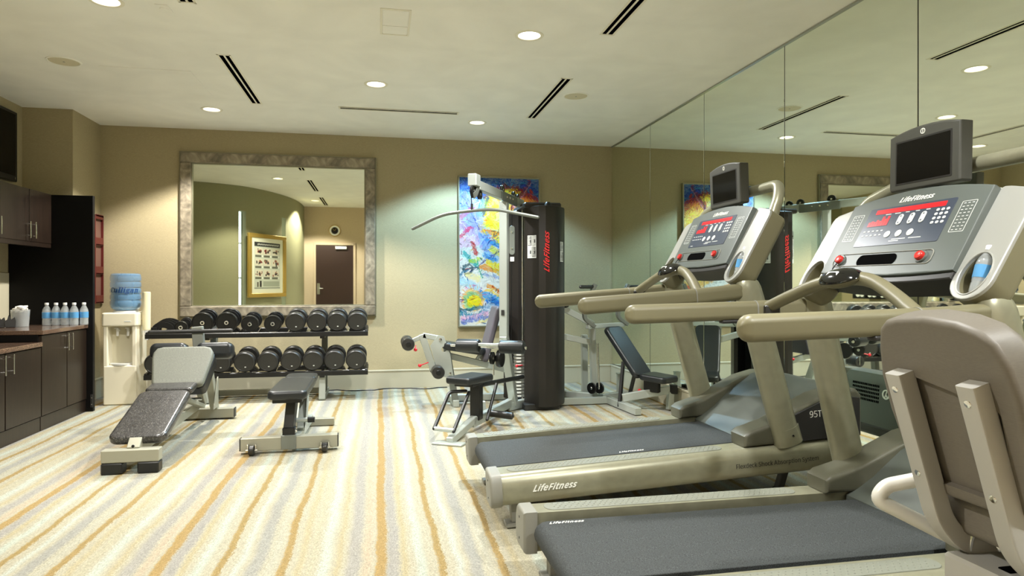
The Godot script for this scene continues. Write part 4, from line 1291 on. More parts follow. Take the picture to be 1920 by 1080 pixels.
func build_multi_gym() -> void:
	var T := Vector3(1.35, 0, -6.4)
	var g := thing("weight_machine", "silver and black cable weight machine with lat bar in the far right corner", "weight machine", T)
	var a := Vector3(-0.5, 0, 0.866)          # lat station looks towards the camera, a little left
	var b := Vector3(0.866, 0, 0.5)
	var L := func(s: float, y: float, t: float) -> Vector3: return a * s + b * t + Vector3.UP * y
	var W := func(x: float, y: float, z: float) -> Vector3: return Vector3(x, y, z) - T
	# tower: two black shrouds with the stack between
	var lieflat := Basis(Vector3.RIGHT, Vector3(0, 0, -1), Vector3.UP)   # outline (x, -z) pulled upward
	var fo := PackedVector2Array()
	for q in [[1.355, -6.225], [1.372, -6.185], [1.46, -6.06], [1.52, -6.04], [1.60, -6.055], [1.66, -6.09], [1.735, -6.185], [1.765, -6.26], [1.76, -6.32], [1.72, -6.33], [1.60, -6.16], [1.48, -6.13], [1.37, -6.24]]:
		fo.append(Vector2(q[0] - T.x, -(q[1] - T.z)))
	if Geometry2D.is_polygon_clockwise(fo):
		fo.reverse()
	var sh := part("front_shroud", mb().prism(fo, 0.035, 1.930, Transform3D(lieflat, Vector3.ZERO), 0.006, 2), M.shroud, g, "", 0.9)
	var ro := PackedVector2Array()
	for q in [[1.235, -6.66], [1.26, -6.60], [1.355, -6.505], [1.395, -6.505], [1.38, -6.56], [1.30, -6.66], [1.36, -6.80], [1.52, -6.84], [1.66, -6.76], [1.74, -6.62], [1.775, -6.64], [1.72, -6.80], [1.56, -6.90], [1.36, -6.88], [1.27, -6.80]]:
		ro.append(Vector2(q[0] - T.x, -(q[1] - T.z)))
	if Geometry2D.is_polygon_clockwise(ro):
		ro.reverse()
	part("rear_shroud", mb().prism(ro, 0.035, 1.930, Transform3D(lieflat, Vector3.ZERO), 0.005, 1), M.shroud, g, "", 0.9)
	# lettering up the middle facet, and on the facet that the mirror sees
	var nf := Vector3(0.075, 0, 1).normalized()
	var lt := part("maker_lettering", letters("LifeFitness", 0.054, 0.002, 0.55, "Droid Sans", true), M.ink_red, sh, "red lettering up the shroud")
	lay(lt, W.call(1.53, 1.50, -6.036), Basis(Vector3.UP, Vector3(-1, 0, 0.0).normalized(), Vector3(0, 0, 1)).orthonormalized())
	var n2 := Vector3(0.82, 0, 0.57).normalized()
	var n3 := Vector3(-0.78, 0, 0.63).normalized()
	var px := Vector3.UP.cross(n3).normalized()
	sheet("instruction_label", 0.105, 0.215, M.notice, sh, Transform3D(Basis(px, Vector3.UP, n3), W.call(1.408, 1.545, -6.125) + n3 * 0.003), "grey instruction label")
	sheet("instruction_label", 0.085, 0.19, M.notice, sh, Transform3D(Basis(Vector3.UP.cross(n2).normalized(), Vector3.UP, n2), W.call(1.6975, 1.50, -6.1375) + n2 * 0.004))
	part("tower_cap", mb().box(W.call(1.52, 1.945, -6.42), Vector3(0.36, 0.05, 0.56), 0.012), M.shroud, g)
	part("cap_knob", mb().lathe([Vector2(0, 0.04), Vector2(0.02, 0.038), Vector2(0.032, 0.02), Vector2(0.034, 0)], Transform3D(Basis.IDENTITY, W.call(1.56, 1.93, -6.11)), 16), M.black, g)
	part("tower_base", mb().box(W.call(1.50, 0.03, -6.45), Vector3(0.34, 0.06, 0.70), 0.006), M.charcoal, g)
	for k in 2:
		part("guide_rod", mb().cyl(W.call(1.375 + k * 0.13, 0.06, -6.385 - k * 0.03), W.call(1.375 + k * 0.13, 1.93, -6.385 - k * 0.03), 0.0125), M.chrome, g)
	for k in 16:
		var wp := part("weight_plate", mb().box(W.call(1.385, 0.10 + k * 0.0335, -6.395), Vector3(0.19, 0.027, 0.11), 0.003, Basis(Vector3.UP, -0.1)), M.steel, g)
		part("number_tag", mb().box(W.call(1.325, 0.10 + k * 0.0335, -6.338), Vector3(0.045, 0.016, 0.004), 0.0005, Basis(Vector3.UP, -0.1)), M.ink_white, wp)
	part("selector_pin", mb().cyl(W.call(1.36, 0.40, -6.33), W.call(1.30, 0.40, -6.29), 0.006).lathe([Vector2(0, -0.016), Vector2(0.012, -0.01), Vector2(0.016, 0), Vector2(0.012, 0.01), Vector2(0, 0.016)], Transform3D(Basis.IDENTITY, W.call(1.295, 0.40, -6.285)), 12), M.red_ball, g, "red selector pin")
	part("selector_pin", mb().cyl(W.call(1.36, 0.62, -6.33), W.call(1.31, 0.62, -6.29), 0.006).lathe([Vector2(0, -0.016), Vector2(0.012, -0.01), Vector2(0.016, 0), Vector2(0.012, 0.01), Vector2(0, 0.016)], Transform3D(Basis.IDENTITY, W.call(1.305, 0.62, -6.285)), 12), M.red_ball, g)
	# lat post, top beam, pulleys, cable and bar
	part("upper_post", mb().bar(L.call(0.47, 0.60, 0), L.call(0.47, 1.95, 0), 0.075, 0.060, a), M.gym_silver, g)
	part("lower_post", mb().bar(L.call(0.47, 0.72, 0.0), L.call(0.25, 0.05, 0.02), 0.070, 0.075, a), M.gym_silver, g)
	part("post_sticker", mb().box(L.call(0.506, 0.93, 0.0), Vector3(0.03, 0.05, 0.002), 0.0003, Basis(b, Vector3.UP, b.cross(Vector3.UP))), M.charcoal, g)
	var tb := part("top_beam", mb().bar(L.call(-0.05, 1.985, 0.0), L.call(1.14, 2.005, 0.0), 0.055, 0.075), M.gym_silver, g)
	part("end_block", mb().box(L.call(1.20, 2.035, 0.0), Vector3(0.075, 0.10, 0.10), 0.006, Basis(b, Vector3.UP, b.cross(Vector3.UP))), M.gym_silver, tb)
	part("side_plate", mb().bar(L.call(0.20, 1.975, 0.036), L.call(0.62, 1.985, 0.036), 0.008, 0.085), M.gym_dark_silver, tb)
	for q in [0.34, 0.42, 0.50]:
		part("bolt", mb().lathe([Vector2(0, 0.008), Vector2(0.010, 0.007), Vector2(0.011, 0)], MB.along(L.call(q, 1.985, 0.040), L.call(q, 1.985, 0.06)), 10), M.chrome, tb)
	pulley(g, L.call(1.22, 1.945, 0.0), b, 0.055)
	pulley(g, L.call(1.08, 1.935, 0.0), b, 0.040)
	pulley(g, L.call(0.52, 2.05, 0.0), b, 0.042)
	pulley(g, L.call(0.20, 2.04, 0.0), b, 0.040)
	pulley(g, L.call(0.08, 2.03, 0.0), b, 0.040)
	part("pulley_bracket", mb().sweep(MB.rr(0.008, 0.05, 0.003, 2), [L.call(1.15, 1.99, 0.02), L.call(1.20, 1.93, 0.02), L.call(1.26, 1.90, 0.02)], Vector3.UP), M.gym_dark_silver, g)
	part("cable", mb().tube([L.call(1.27, 1.945, 0), L.call(1.25, 1.80, 0)], 0.004, 8), M.black, g)
	part("swivel", mb().tube([L.call(1.25, 1.84, 0), L.call(1.25, 1.785, 0)], 0.010, 10), M.charcoal, g)
	part("lat_bar", mb().tube(MB.bend([L.call(1.22, 1.655, -0.545), L.call(1.24, 1.765, -0.26), L.call(1.25, 1.785, 0.0), L.call(1.24, 1.790, 0.20), L.call(1.22, 1.715, 0.545)], 0.10, 6), 0.0135, 14, true), M.gym_dark_silver, g, "cranked steel lat bar")
	# floating pulley plate on the cable beside the rear shroud
	var fp := part("floating_pulley", mb().prism(MB.rr(0.055, 0.285, 0.027, 6), -0.004, 0.004, Transform3D(Basis(Vector3(0.95, 0, 0.3).normalized(), Vector3.UP, Vector3(-0.3, 0, 0.95).normalized()), W.call(1.262, 1.62, -6.36)), 0.002), M.pulley_grey, g)
	for yy in [1.54, 1.70]:
		part("bolt", mb().lathe([Vector2(0, 0.008), Vector2(0.010, 0.007), Vector2(0.011, 0)], MB.along(W.call(1.262, yy, -6.356), W.call(1.24, yy, -6.30)), 10), M.chrome, fp)
	part("cable", mb().tube([W.call(1.262, 1.76, -6.37), W.call(1.262, 1.98, -6.37)], 0.004, 8), M.black, g)
	part("cable", mb().tube([W.call(1.262, 1.48, -6.37), W.call(1.25, 0.20, -6.36)], 0.004, 8), M.black, g)
	part("weight_label", mb().box(W.call(1.262, 1.435, -6.352), Vector3(0.04, 0.045, 0.003), 0.0005, Basis(Vector3.UP, -0.3)), M.key, fp)
	# floor frame of the lat station
	part("floor_beam", mb().bar(L.call(0.18, 0.075, 0), L.call(1.26, 0.075, 0), 0.055, 0.075), M.gym_silver, g)
	part("floor_beam", mb().bar(L.call(1.20, 0.095, 0), L.call(1.69, 0.022, 0), 0.055, 0.055), M.gym_silver, g)
	part("foot_plate", mb().box(L.call(1.70, 0.008, 0), Vector3(0.24, 0.014, 0.10), 0.003, Basis(b, Vector3.UP, b.cross(Vector3.UP))), M.gym_silver, g)
	part("stub_post", mb().box(L.call(0.86, 0.13, -0.06), Vector3(0.05, 0.10, 0.05), 0.004), M.gym_silver, g)
	part("tower_foot", mb().bar(W.call(1.165, 0.045, -6.10), W.call(1.40, 0.045, -6.30), 0.06, 0.075), M.gym_silver, g)
	part("foot_cap", mb().box(W.call(1.157, 0.045, -6.093), Vector3(0.065, 0.08, 0.02), 0.003, Basis(Vector3.UP, 0.70)), M.black, g)
	# seat of the lat station
	var sy := Vector3(-0.68, 0, 0.73)
	var sc: Vector3 = W.call(0.713, 0.425, -5.345)
	var seat := pad_on("seat", sc, Vector3(0.73, 0, 0.68), Vector3(0.68, 0, -0.73), 0.235, 0.36, 0.058, M.vinyl, g, 0.025)
	part("seat_post", mb().box(L.call(1.15, 0.245, 0), Vector3(0.085, 0.33, 0.085), 0.005, Basis(b, Vector3.UP, b.cross(Vector3.UP))), M.black, g)
	part("seat_bracket", mb().box(sc + Vector3(0, -0.038, 0), Vector3(0.16, 0.02, 0.26), 0.003, Basis(b, Vector3.UP, b.cross(Vector3.UP))), M.black, g)
	part("foot_frame", mb().tube(MB.bend([L.call(1.66, 0.10, -0.14), L.call(1.38, 0.335, -0.14), L.call(1.33, 0.34, -0.02)], 0.04), 0.014, 12, true), M.black, g)
	part("foot_frame", mb().tube([L.call(1.66, 0.09, 0.02), L.call(1.36, 0.335, 0.02)], 0.014, 12, true), M.black, g)
	part("foot_bar", mb().cyl(L.call(1.655, 0.10, -0.14), L.call(1.655, 0.095, 0.02), 0.017), M.gym_silver, g)
	part("foot_frame", mb().tube([L.call(1.0, 0.355, 0.12), L.call(1.22, 0.10, 0.12)], 0.013, 12, true), M.black, g)
	part("link_bar", mb().tube([L.call(1.10, 0.36, 0.03), L.call(0.42, 0.34, 0.16)], 0.020, 12, true), M.black, g)
	roller(g, L.call(0.95, 0.10, 0.02), L.call(0.95, 0.085, 0.25), 0.030, M.rubber, "foot_roller")
	# thigh rollers
	var hz := 0.655
	part("roller_axle", mb().cyl(L.call(0.86, hz, -0.36), L.call(0.86, hz - 0.005, 0.34), 0.013), M.chrome, g)
	roller(g, L.call(0.86, hz, -0.30), L.call(0.86, hz, -0.085), 0.058, M.vinyl)
	roller(g, L.call(0.86, hz, 0.10), L.call(0.86, hz, 0.32), 0.058, M.vinyl)
	part("roller_arm", mb().bar(L.call(0.87, hz, 0.01), L.call(0.47, hz - 0.02, 0.01), 0.06, 0.04), M.gym_silver, g)
	part("roller_arm", mb().bar(L.call(0.88, hz + 0.015, -0.085), L.call(0.88, hz + 0.015, 0.10), 0.05, 0.025), M.gym_silver, g)
	part("cam", mb().lathe([Vector2(0, -0.02), Vector2(0.075, -0.02), Vector2(0.08, 0.0), Vector2(0.075, 0.02), Vector2(0, 0.02)], MB.along(L.call(0.66, 0.53, 0.03), L.call(0.66, 0.53, 0.06)), 24), M.black, g)
	pulley(g, L.call(0.78, 0.545, 0.0), b, 0.055)
	part("chain", mb().tube([L.call(0.80, 0.49, 0.02), L.call(0.80, 0.40, 0.02)], 0.006, 6), M.chrome, g)
	# leg station behind, facing left
	var pu := Vector3(-0.28, 0.96, 0).normalized()
	pad_on("leg_backrest", W.call(1.075, 0.70, -6.56), Vector3(0, 0, 1), Vector3(0.26, 0.96, 0), 0.34, 0.56, 0.06, M.vinyl_mauve, g, 0.04)
	pad_on("leg_seat", W.call(0.80, 0.565, -6.50), Vector3(0, 0, 1), Vector3(0.99, -0.17, 0), 0.28, 0.42, 0.075, M.vinyl, g, 0.05)
	part("leg_beam", mb().bar(W.call(0.62, 0.50, -6.50), W.call(1.24, 0.34, -6.50), 0.05, 0.06), M.gym_silver, g)
	part("leg_brace", mb().bar(W.call(0.90, 0.40, -6.50), W.call(1.00, 0.54, -6.50), 0.03, 0.03), M.gym_silver, g)
	part("leg_post", mb().bar(W.call(0.625, 0.60, -6.44), W.call(0.72, 0.04, -6.46), 0.06, 0.085), M.gym_dark_silver, g)
	part("leg_floor_beam", mb().bar(W.call(0.66, 0.04, -6.72), W.call(1.30, 0.04, -6.72), 0.06, 0.065), M.gym_silver, g)
	part("leg_floor_beam", mb().bar(W.call(0.72, 0.035, -6.40), W.call(0.72, 0.035, -6.95), 0.06, 0.065), M.gym_silver, g)
	var pl := PackedVector2Array([Vector2(0.47, 0.60), Vector2(0.52, 0.42), Vector2(0.60, 0.30), Vector2(0.70, 0.27), Vector2(0.66, 0.52), Vector2(0.60, 0.69), Vector2(0.54, 0.70)])
	for k in pl.size():
		pl[k].x -= T.x
	var pv := part("pivot_plate", mb().prism(pl, -0.005, 0.005, Transform3D(Basis.IDENTITY, Vector3(0, 0, -6.39 - T.z)), 0.002, 1, oval(0.600 - T.x, 0.565, 0.026, 0.026, 18)), M.gym_silver, g)
	for q in [[0.565, 0.66], [0.66, 0.33]]:
		part("bolt", mb().lathe([Vector2(0, 0.012), Vector2(0.014, 0.010), Vector2(0.016, 0)], MB.along(W.call(q[0], q[1], -6.386), W.call(q[0], q[1], -6.3)), 10), M.chrome, pv)
	part("leg_arm", mb().bar(W.call(0.55, 0.67, -6.42), W.call(0.40, 0.70, -6.42), 0.05, 0.05), M.gym_silver, g)
	part("leg_arm", mb().bar(W.call(0.42, 0.70, -6.42), W.call(0.27, 0.635, -6.42), 0.045, 0.04), M.gym_silver, g)
	part("leg_arm", mb().bar(W.call(0.39, 0.71, -6.42), W.call(0.50, 0.37, -6.42), 0.05, 0.065), M.gym_silver, g)
	part("axle", mb().cyl(W.call(0.255, 0.63, -6.60), W.call(0.255, 0.63, -6.24), 0.013), M.chrome, g)
	part("axle", mb().cyl(W.call(0.535, 0.36, -6.60), W.call(0.535, 0.36, -6.24), 0.013), M.chrome, g)
	for q in [[0.255, 0.63], [0.535, 0.36]]:
		roller(g, W.call(q[0], q[1], -6.62), W.call(q[0], q[1], -6.46), 0.060, M.rubber, "ankle_roller")
		roller(g, W.call(q[0], q[1], -6.39), W.call(q[0], q[1], -6.23), 0.060, M.rubber, "ankle_roller")
	for q in [[0.325, 0.575, 0.33, 0.61], [0.365, 0.425, 0.45, 0.445]]:
		part("pull_knob", mb().cyl(W.call(q[2], q[3], -6.36), W.call(q[0], q[1], -6.30), 0.005).lathe([Vector2(0, -0.018), Vector2(0.013, -0.012), Vector2(0.018, 0), Vector2(0.013, 0.012), Vector2(0, 0.018)], Transform3D(Basis.IDENTITY, W.call(q[0], q[1], -6.30)), 12), M.red_ball, g, "red pull knob")
	# press station on the right, facing the mirror corner
	var r := Vector3(0.5, 0, 0.866)
	var rp := Vector3(-0.866, 0, 0.5)
	part("press_beam", mb().bar(W.call(1.72, 0.04, -6.30), W.call(2.25, 0.04, -6.30), 0.065, 0.065), M.gym_silver, g)
	part("press_beam", mb().bar(W.call(2.225, 0.04, -6.36), W.call(2.285, 0.04, -5.66), 0.065, 0.065), M.gym_silver, g)
	part("press_beam", mb().bar(W.call(1.76, 0.04, -6.86), W.call(2.20, 0.04, -6.50), 0.06, 0.06), M.gym_silver, g)
	part("press_upright", mb().bar(W.call(2.12, 0.05, -6.74), W.call(2.11, 0.66, -6.72), 0.06, 0.06), M.gym_silver, g)
	part("press_upright", mb().bar(W.call(2.12, 0.06, -6.42), W.call(2.09, 0.80, -6.40), 0.055, 0.065), M.gym_silver, g)
	part("press_strut", mb().bar(W.call(1.74, 0.98, -6.44), W.call(2.10, 0.79, -6.40), 0.05, 0.06), M.gym_silver, g)
	part("press_strut", mb().bar(W.call(1.74, 0.68, -6.46), W.call(2.10, 0.60, -6.42), 0.045, 0.06), M.gym_silver, g)
	part("press_strut", mb().bar(W.call(2.10, 0.62, -6.40), W.call(2.12, 0.60, -6.74), 0.045, 0.05), M.gym_silver, g)
	pulley(g, W.call(2.075, 0.15, -6.36), rp, 0.055)
	pulley(g, W.call(2.155, 0.15, -6.36), rp, 0.055)
	pulley(g, W.call(1.80, 1.00, -6.36), Vector3(0, 0, 1), 0.045)
	part("rod", mb().cyl(W.call(2.15, 0.16, -6.35), W.call(2.14, 0.60, -6.37), 0.010), M.chrome, g)
	for s in [-1, 1]:
		var o: Vector3 = W.call(2.20, 0, -6.28) + rp * (0.25 * -s)
		part("press_arm", mb().sweep(MB.rr(0.035, 0.05, 0.006, 2), MB.bend([o + Vector3(0.06, 0.78, -0.02), o + Vector3(-0.06, 0.86, 0), o + Vector3(-0.02, 1.02, 0.0), o + Vector3(0.06, 1.19, 0.0)], 0.06), Vector3.BACK), M.gym_dark_silver, g)
		var ga: Vector3 = o + Vector3(0.045, 1.165, 0)
		var gb: Vector3 = ga + (Vector3(-0.16, 0, 0.10) if s < 0 else Vector3(0.16, 0, -0.10))
		part("grip", mb().tube([ga, gb], 0.018, 14, true), M.rubber, g, "black hand grip")
	part("press_axle", mb().bar(W.call(2.20, 0.78, -6.30) + rp * 0.27, W.call(2.20, 0.78, -6.30) - rp * 0.27, 0.045, 0.045), M.gym_silver, g)
	pad_on("press_backrest", W.call(2.36, 0.535, -6.125), r.cross(Vector3.UP), Vector3(-0.20, 0.46, -0.35), 0.25, 0.60, 0.06, M.vinyl, g, 0.05)
	pad_on("press_seat", W.call(2.545, 0.318, -5.805), r.cross(Vector3.UP), Vector3(-0.5, 0.05, -0.866), 0.25, 0.30, 0.06, M.vinyl, g, 0.05)
	part("press_leg", mb().bar(W.call(2.235, 0.02, -6.01), W.call(2.31, 0.44, -6.10), 0.03, 0.04), M.black, g)
	part("press_leg", mb().bar(W.call(2.36, 0.06, -6.10), W.call(2.42, 0.36, -6.06), 0.03, 0.035), M.black, g)
	part("press_seat_arm", mb().bar(W.call(2.26, 0.11, -5.99), W.call(2.70, 0.20, -5.86), 0.055, 0.075), M.gym_silver, g)
	part("arm_cap", mb().box(W.call(2.715, 0.20, -5.855), Vector3(0.07, 0.085, 0.07), 0.005, Basis(Vector3.UP, -0.29)), M.black, g)
	part("press_front_leg", mb().bar(W.call(2.69, 0.17, -5.86), W.call(2.67, 0.012, -5.84), 0.055, 0.06), M.gym_silver, g)
	part("seat_plate", mb().box(W.call(2.52, 0.23, -5.90), Vector3(0.16, 0.12, 0.05), 0.008, Basis(Vector3.UP, -0.9)), M.black, g)
	part("adjust_knob", mb().lathe([Vector2(0, 0.022), Vector2(0.014, 0.018), Vector2(0.018, 0.006), Vector2(0.008, 0.0), Vector2(0.006, -0.02)], MB.along(W.call(2.43, 0.175, -5.985), W.call(2.39, 0.175, -5.90)), 14), M.red_ball, g, "red adjusting knob")
	part("cable_post", mb().box(W.call(2.46, 0.14, -6.60), Vector3(0.055, 0.22, 0.055), 0.004).box(W.call(2.46, 0.255, -6.60), Vector3(0.065, 0.012, 0.065), 0.003), M.gym_silver, g)
	part("press_beam", mb().bar(W.call(2.22, 0.035, -6.50), W.call(2.49, 0.035, -6.60), 0.06, 0.06), M.gym_silver, g)

# ---------------------------------------------------------------- recumbent bike in the right foreground
func build_bike() -> void:
	var g := thing("exercise_bike", "recumbent exercise bike seen from behind, brown seat back in the right foreground", "exercise bike", Vector3(1.30, 0, -1.26))
	var Q := func(x: float, y: float, z: float) -> Vector3: return Vector3(x - 1.30, y, z + 1.26)
	var yb := Vector3(-0.296, 0.955, 0).normalized()
	var bs := Basis(Vector3(0, 0, 1), yb, Vector3(0, 0, 1).cross(yb))
	var o := PackedVector2Array([Vector2(-0.11, -0.20), Vector2(0.11, -0.20), Vector2(0.145, -0.18), Vector2(0.165, -0.12), Vector2(0.182, 0.0), Vector2(0.186, 0.08), Vector2(0.180, 0.145), Vector2(0.160, 0.195), Vector2(0.128, 0.222), Vector2(0.08, 0.238), Vector2(0.0, 0.246), Vector2(-0.08, 0.240), Vector2(-0.118, 0.232), Vector2(-0.142, 0.212), Vector2(-0.160, 0.165), Vector2(-0.178, 0.09), Vector2(-0.180, 0.0), Vector2(-0.165, -0.12), Vector2(-0.145, -0.18)])
	var B := Transform3D(bs, Q.call(1.262, 0.885, -1.265))
	var back := part("seat_back", mb().prism(o, -0.07, 0.0, B, 0.0, 4, PackedVector2Array(), 0.024), M.bike_back, g, "brown moulded seat back")
	var hollow := PackedVector2Array([Vector2(-0.108, -0.165), Vector2(0.125, -0.165), Vector2(0.138, 0.045), Vector2(0.128, 0.058), Vector2(-0.06, 0.098), Vector2(-0.108, 0.104), Vector2(-0.118, 0.095)])
	part("back_ridge", mb().prism(o, 0.0, 0.016, B, 0.015, 4, hollow, 0.0), M.bike_back, back)
	for s in [-1, 1]:
		var z: float = -1.255 + s * 0.098
		var path := MB.bend([Q.call(1.196, 0.985, z), Q.call(1.305, 0.632, z), Q.call(1.36, 0.575, z), Q.call(1.46, 0.55, z)], 0.07, 6)
		var br := part("back_support", mb().sweep(MB.rr(0.046, 0.046, 0.006, 2), path, Vector3.LEFT), M.bike_frame, g)
		for q in [[1.190, 0.945], [1.2515, 0.746]]:
			part("bolt", mb().lathe([Vector2(0, 0.008), Vector2(0.008, 0.007), Vector2(0.011, 0.0)], MB.along(Q.call(q[0], q[1], z), Q.call(q[0] - 0.955, q[1] - 0.296, z)), 12), M.chrome, br)
	part("seat_cushion", mb().prism(MB.rr(0.38, 0.40, 0.09, 6), -0.05, 0.05, Transform3D(Basis(Vector3(0, 0, 1), Vector3(1, 0.08, 0).normalized(), Vector3(0, 0, 1).cross(Vector3(1, 0.08, 0).normalized())), Q.call(1.545, 0.66, -1.26)), 0.025, 3), M.bike_back, g)
	part("side_handle", mb().tube(MB.bend([Q.call(1.352, 0.697, -1.45), Q.call(1.285, 0.668, -1.50), Q.call(1.262, 0.632, -1.505), Q.call(1.42, 0.548, -1.43), Q.call(1.56, 0.49, -1.36)], 0.05, 6), 0.0185, 16), M.bike_tube, g, "cream bent tube handle")
	part("handle_collar", mb().cyl(Q.call(1.345, 0.694, -1.4535), Q.call(1.385, 0.705, -1.432), 0.025, 18), M.bike_back, g)
	part("side_handle", mb().tube(MB.bend([Q.call(1.352, 0.697, -1.07), Q.call(1.285, 0.668, -1.02), Q.call(1.262, 0.632, -1.015), Q.call(1.42, 0.548, -1.09), Q.call(1.56, 0.49, -1.16)], 0.05, 6), 0.0185, 16), M.bike_tube, g)
	var car := part("seat_carriage", mb().box(Q.call(1.50, 0.515, -1.26), Vector3(0.36, 0.075, 0.20), 0.008), M.bike_frame, g)
	part("slot", mb().box(Q.call(1.44, 0.554, -1.235), Vector3(0.16, 0.004, 0.03), 0.001), M.slot, car)
	part("release_lever", mb().tube(MB.bend([Q.call(1.372, 0.56, -1.335), Q.call(1.376, 0.60, -1.33), Q.call(1.40, 0.61, -1.31), Q.call(1.41, 0.575, -1.29)], 0.015), 0.006, 8, true), M.chrome, g)
	part("seat_rail", mb().bar(Q.call(1.05, 0.33, -1.26), Q.call(2.0, 0.46, -1.26), 0.11, 0.10), M.bike_frame, g)
	part("seat_post", mb().bar(Q.call(1.50, 0.39, -1.26), Q.call(1.50, 0.49, -1.26), 0.14, 0.20), M.charcoal, g)
	part("rear_foot", mb().box(Q.call(1.10, 0.035, -1.26), Vector3(0.09, 0.07, 0.56), 0.01), M.bike_frame, g)
	part("rear_leg", mb().bar(Q.call(1.10, 0.06, -1.26), Q.call(1.12, 0.34, -1.26), 0.09, 0.09), M.bike_frame, g)
	part("front_foot", mb().box(Q.call(2.35, 0.035, -1.26), Vector3(0.09, 0.07, 0.56), 0.01), M.bike_frame, g)
	var ho := PackedVector2Array([Vector2(0.72, 0.07), Vector2(1.20, 0.07), Vector2(1.26, 0.22), Vector2(1.20, 0.48), Vector2(1.05, 0.66), Vector2(0.86, 0.62), Vector2(0.70, 0.42), Vector2(0.66, 0.20)])
	part("crank_housing", mb().prism(ho, -0.10, 0.10, Transform3D.IDENTITY, 0.03, 3), M.bike_frame, g)
	for s in [-1, 1]:
		part("pedal", mb().box(Q.call(2.16 + s * 0.12, 0.36 - s * 0.10, -1.26 + s * 0.19), Vector3(0.10, 0.025, 0.09), 0.006), M.charcoal, g)
		part("crank", mb().bar(Q.call(2.16, 0.36, -1.26 + s * 0.12), Q.call(2.16 + s * 0.12, 0.36 - s * 0.10, -1.26 + s * 0.13), 0.025, 0.02), M.chrome, g)
	part("console_mast", mb().tube([Q.call(2.30, 0.60, -1.26), Q.call(2.20, 1.12, -1.26)], 0.03, 16), M.bike_frame, g)
	part("console", mb().box(Q.call(2.17, 1.20, -1.26), Vector3(0.06, 0.26, 0.34), 0.02, Basis(Vector3(0, 0, 1), 0.4)), M.console_grey, g)

# ---------------------------------------------------------------- dumbbells and their rack
func dumbbell(label: String, r: float, plated: bool) -> Node3D:
	# axis along z; origin on the axis, in the middle
	var t := thing("dumbbell", label, "dumbbell", Vector3.ZERO, 0, "dumbbells on the rack")
	part("handle", mb().lathe([Vector2(0.014, -0.075), Vector2(0.0165, -0.03), Vector2(0.017, 0.0), Vector2(0.0165, 0.03), Vector2(0.014, 0.075)], MB.along(Vector3.ZERO, Vector3(0, 0, 1)), 16), M.chrome, t)
	for s in [-1, 1]:
		var xf := MB.along(Vector3(0, 0, s * 0.06), Vector3(0, 0, s))
		if plated:
			var h := part("head", mb().lathe([Vector2(0.014, 0), Vector2(r * 0.80, 0), Vector2(r * 0.82, 0.003), Vector2(r * 0.82, 0.020), Vector2(r * 0.95, 0.020), Vector2(r, 0.025), Vector2(r, 0.050), Vector2(r * 0.97, 0.054), Vector2(r * 0.88, 0.055), Vector2(r * 0.85, 0.050), Vector2(r * 0.30, 0.050), Vector2(r * 0.28, 0.056), Vector2(0, 0.056)], xf, 36), M.iron, t)
			part("hub", mb().lathe([Vector2(0.010, 0.055), Vector2(0.020, 0.055), Vector2(0.022, 0.058), Vector2(0.020, 0.064), Vector2(0.011, 0.064), Vector2(0.010, 0.055)], xf, 18), M.chrome, h, "chrome centre ring")
		else:
			var h := part("head", mb().lathe([Vector2(0.014, 0), Vector2(r * 0.86, 0), Vector2(r * 0.96, 0.006), Vector2(r, 0.018), Vector2(r, 0.058), Vector2(r * 0.965, 0.072), Vector2(r * 0.88, 0.080), Vector2(r * 0.82, 0.080), Vector2(r * 0.80, 0.077), Vector2(0, 0.077)], xf, 36), M.rubber, t)
			part("weight_mark", mb().prism(MB.rr(0.016, 0.010, 0.004), 0.0, 0.0012, Transform3D(Basis(Vector3(s, 0, 0), Vector3.UP, Vector3(0, 0, s)), Vector3(s * 0.008, -r * 0.45, s * 0.137)), 0.0004), M.key, h, "pale weight mark")
	return t

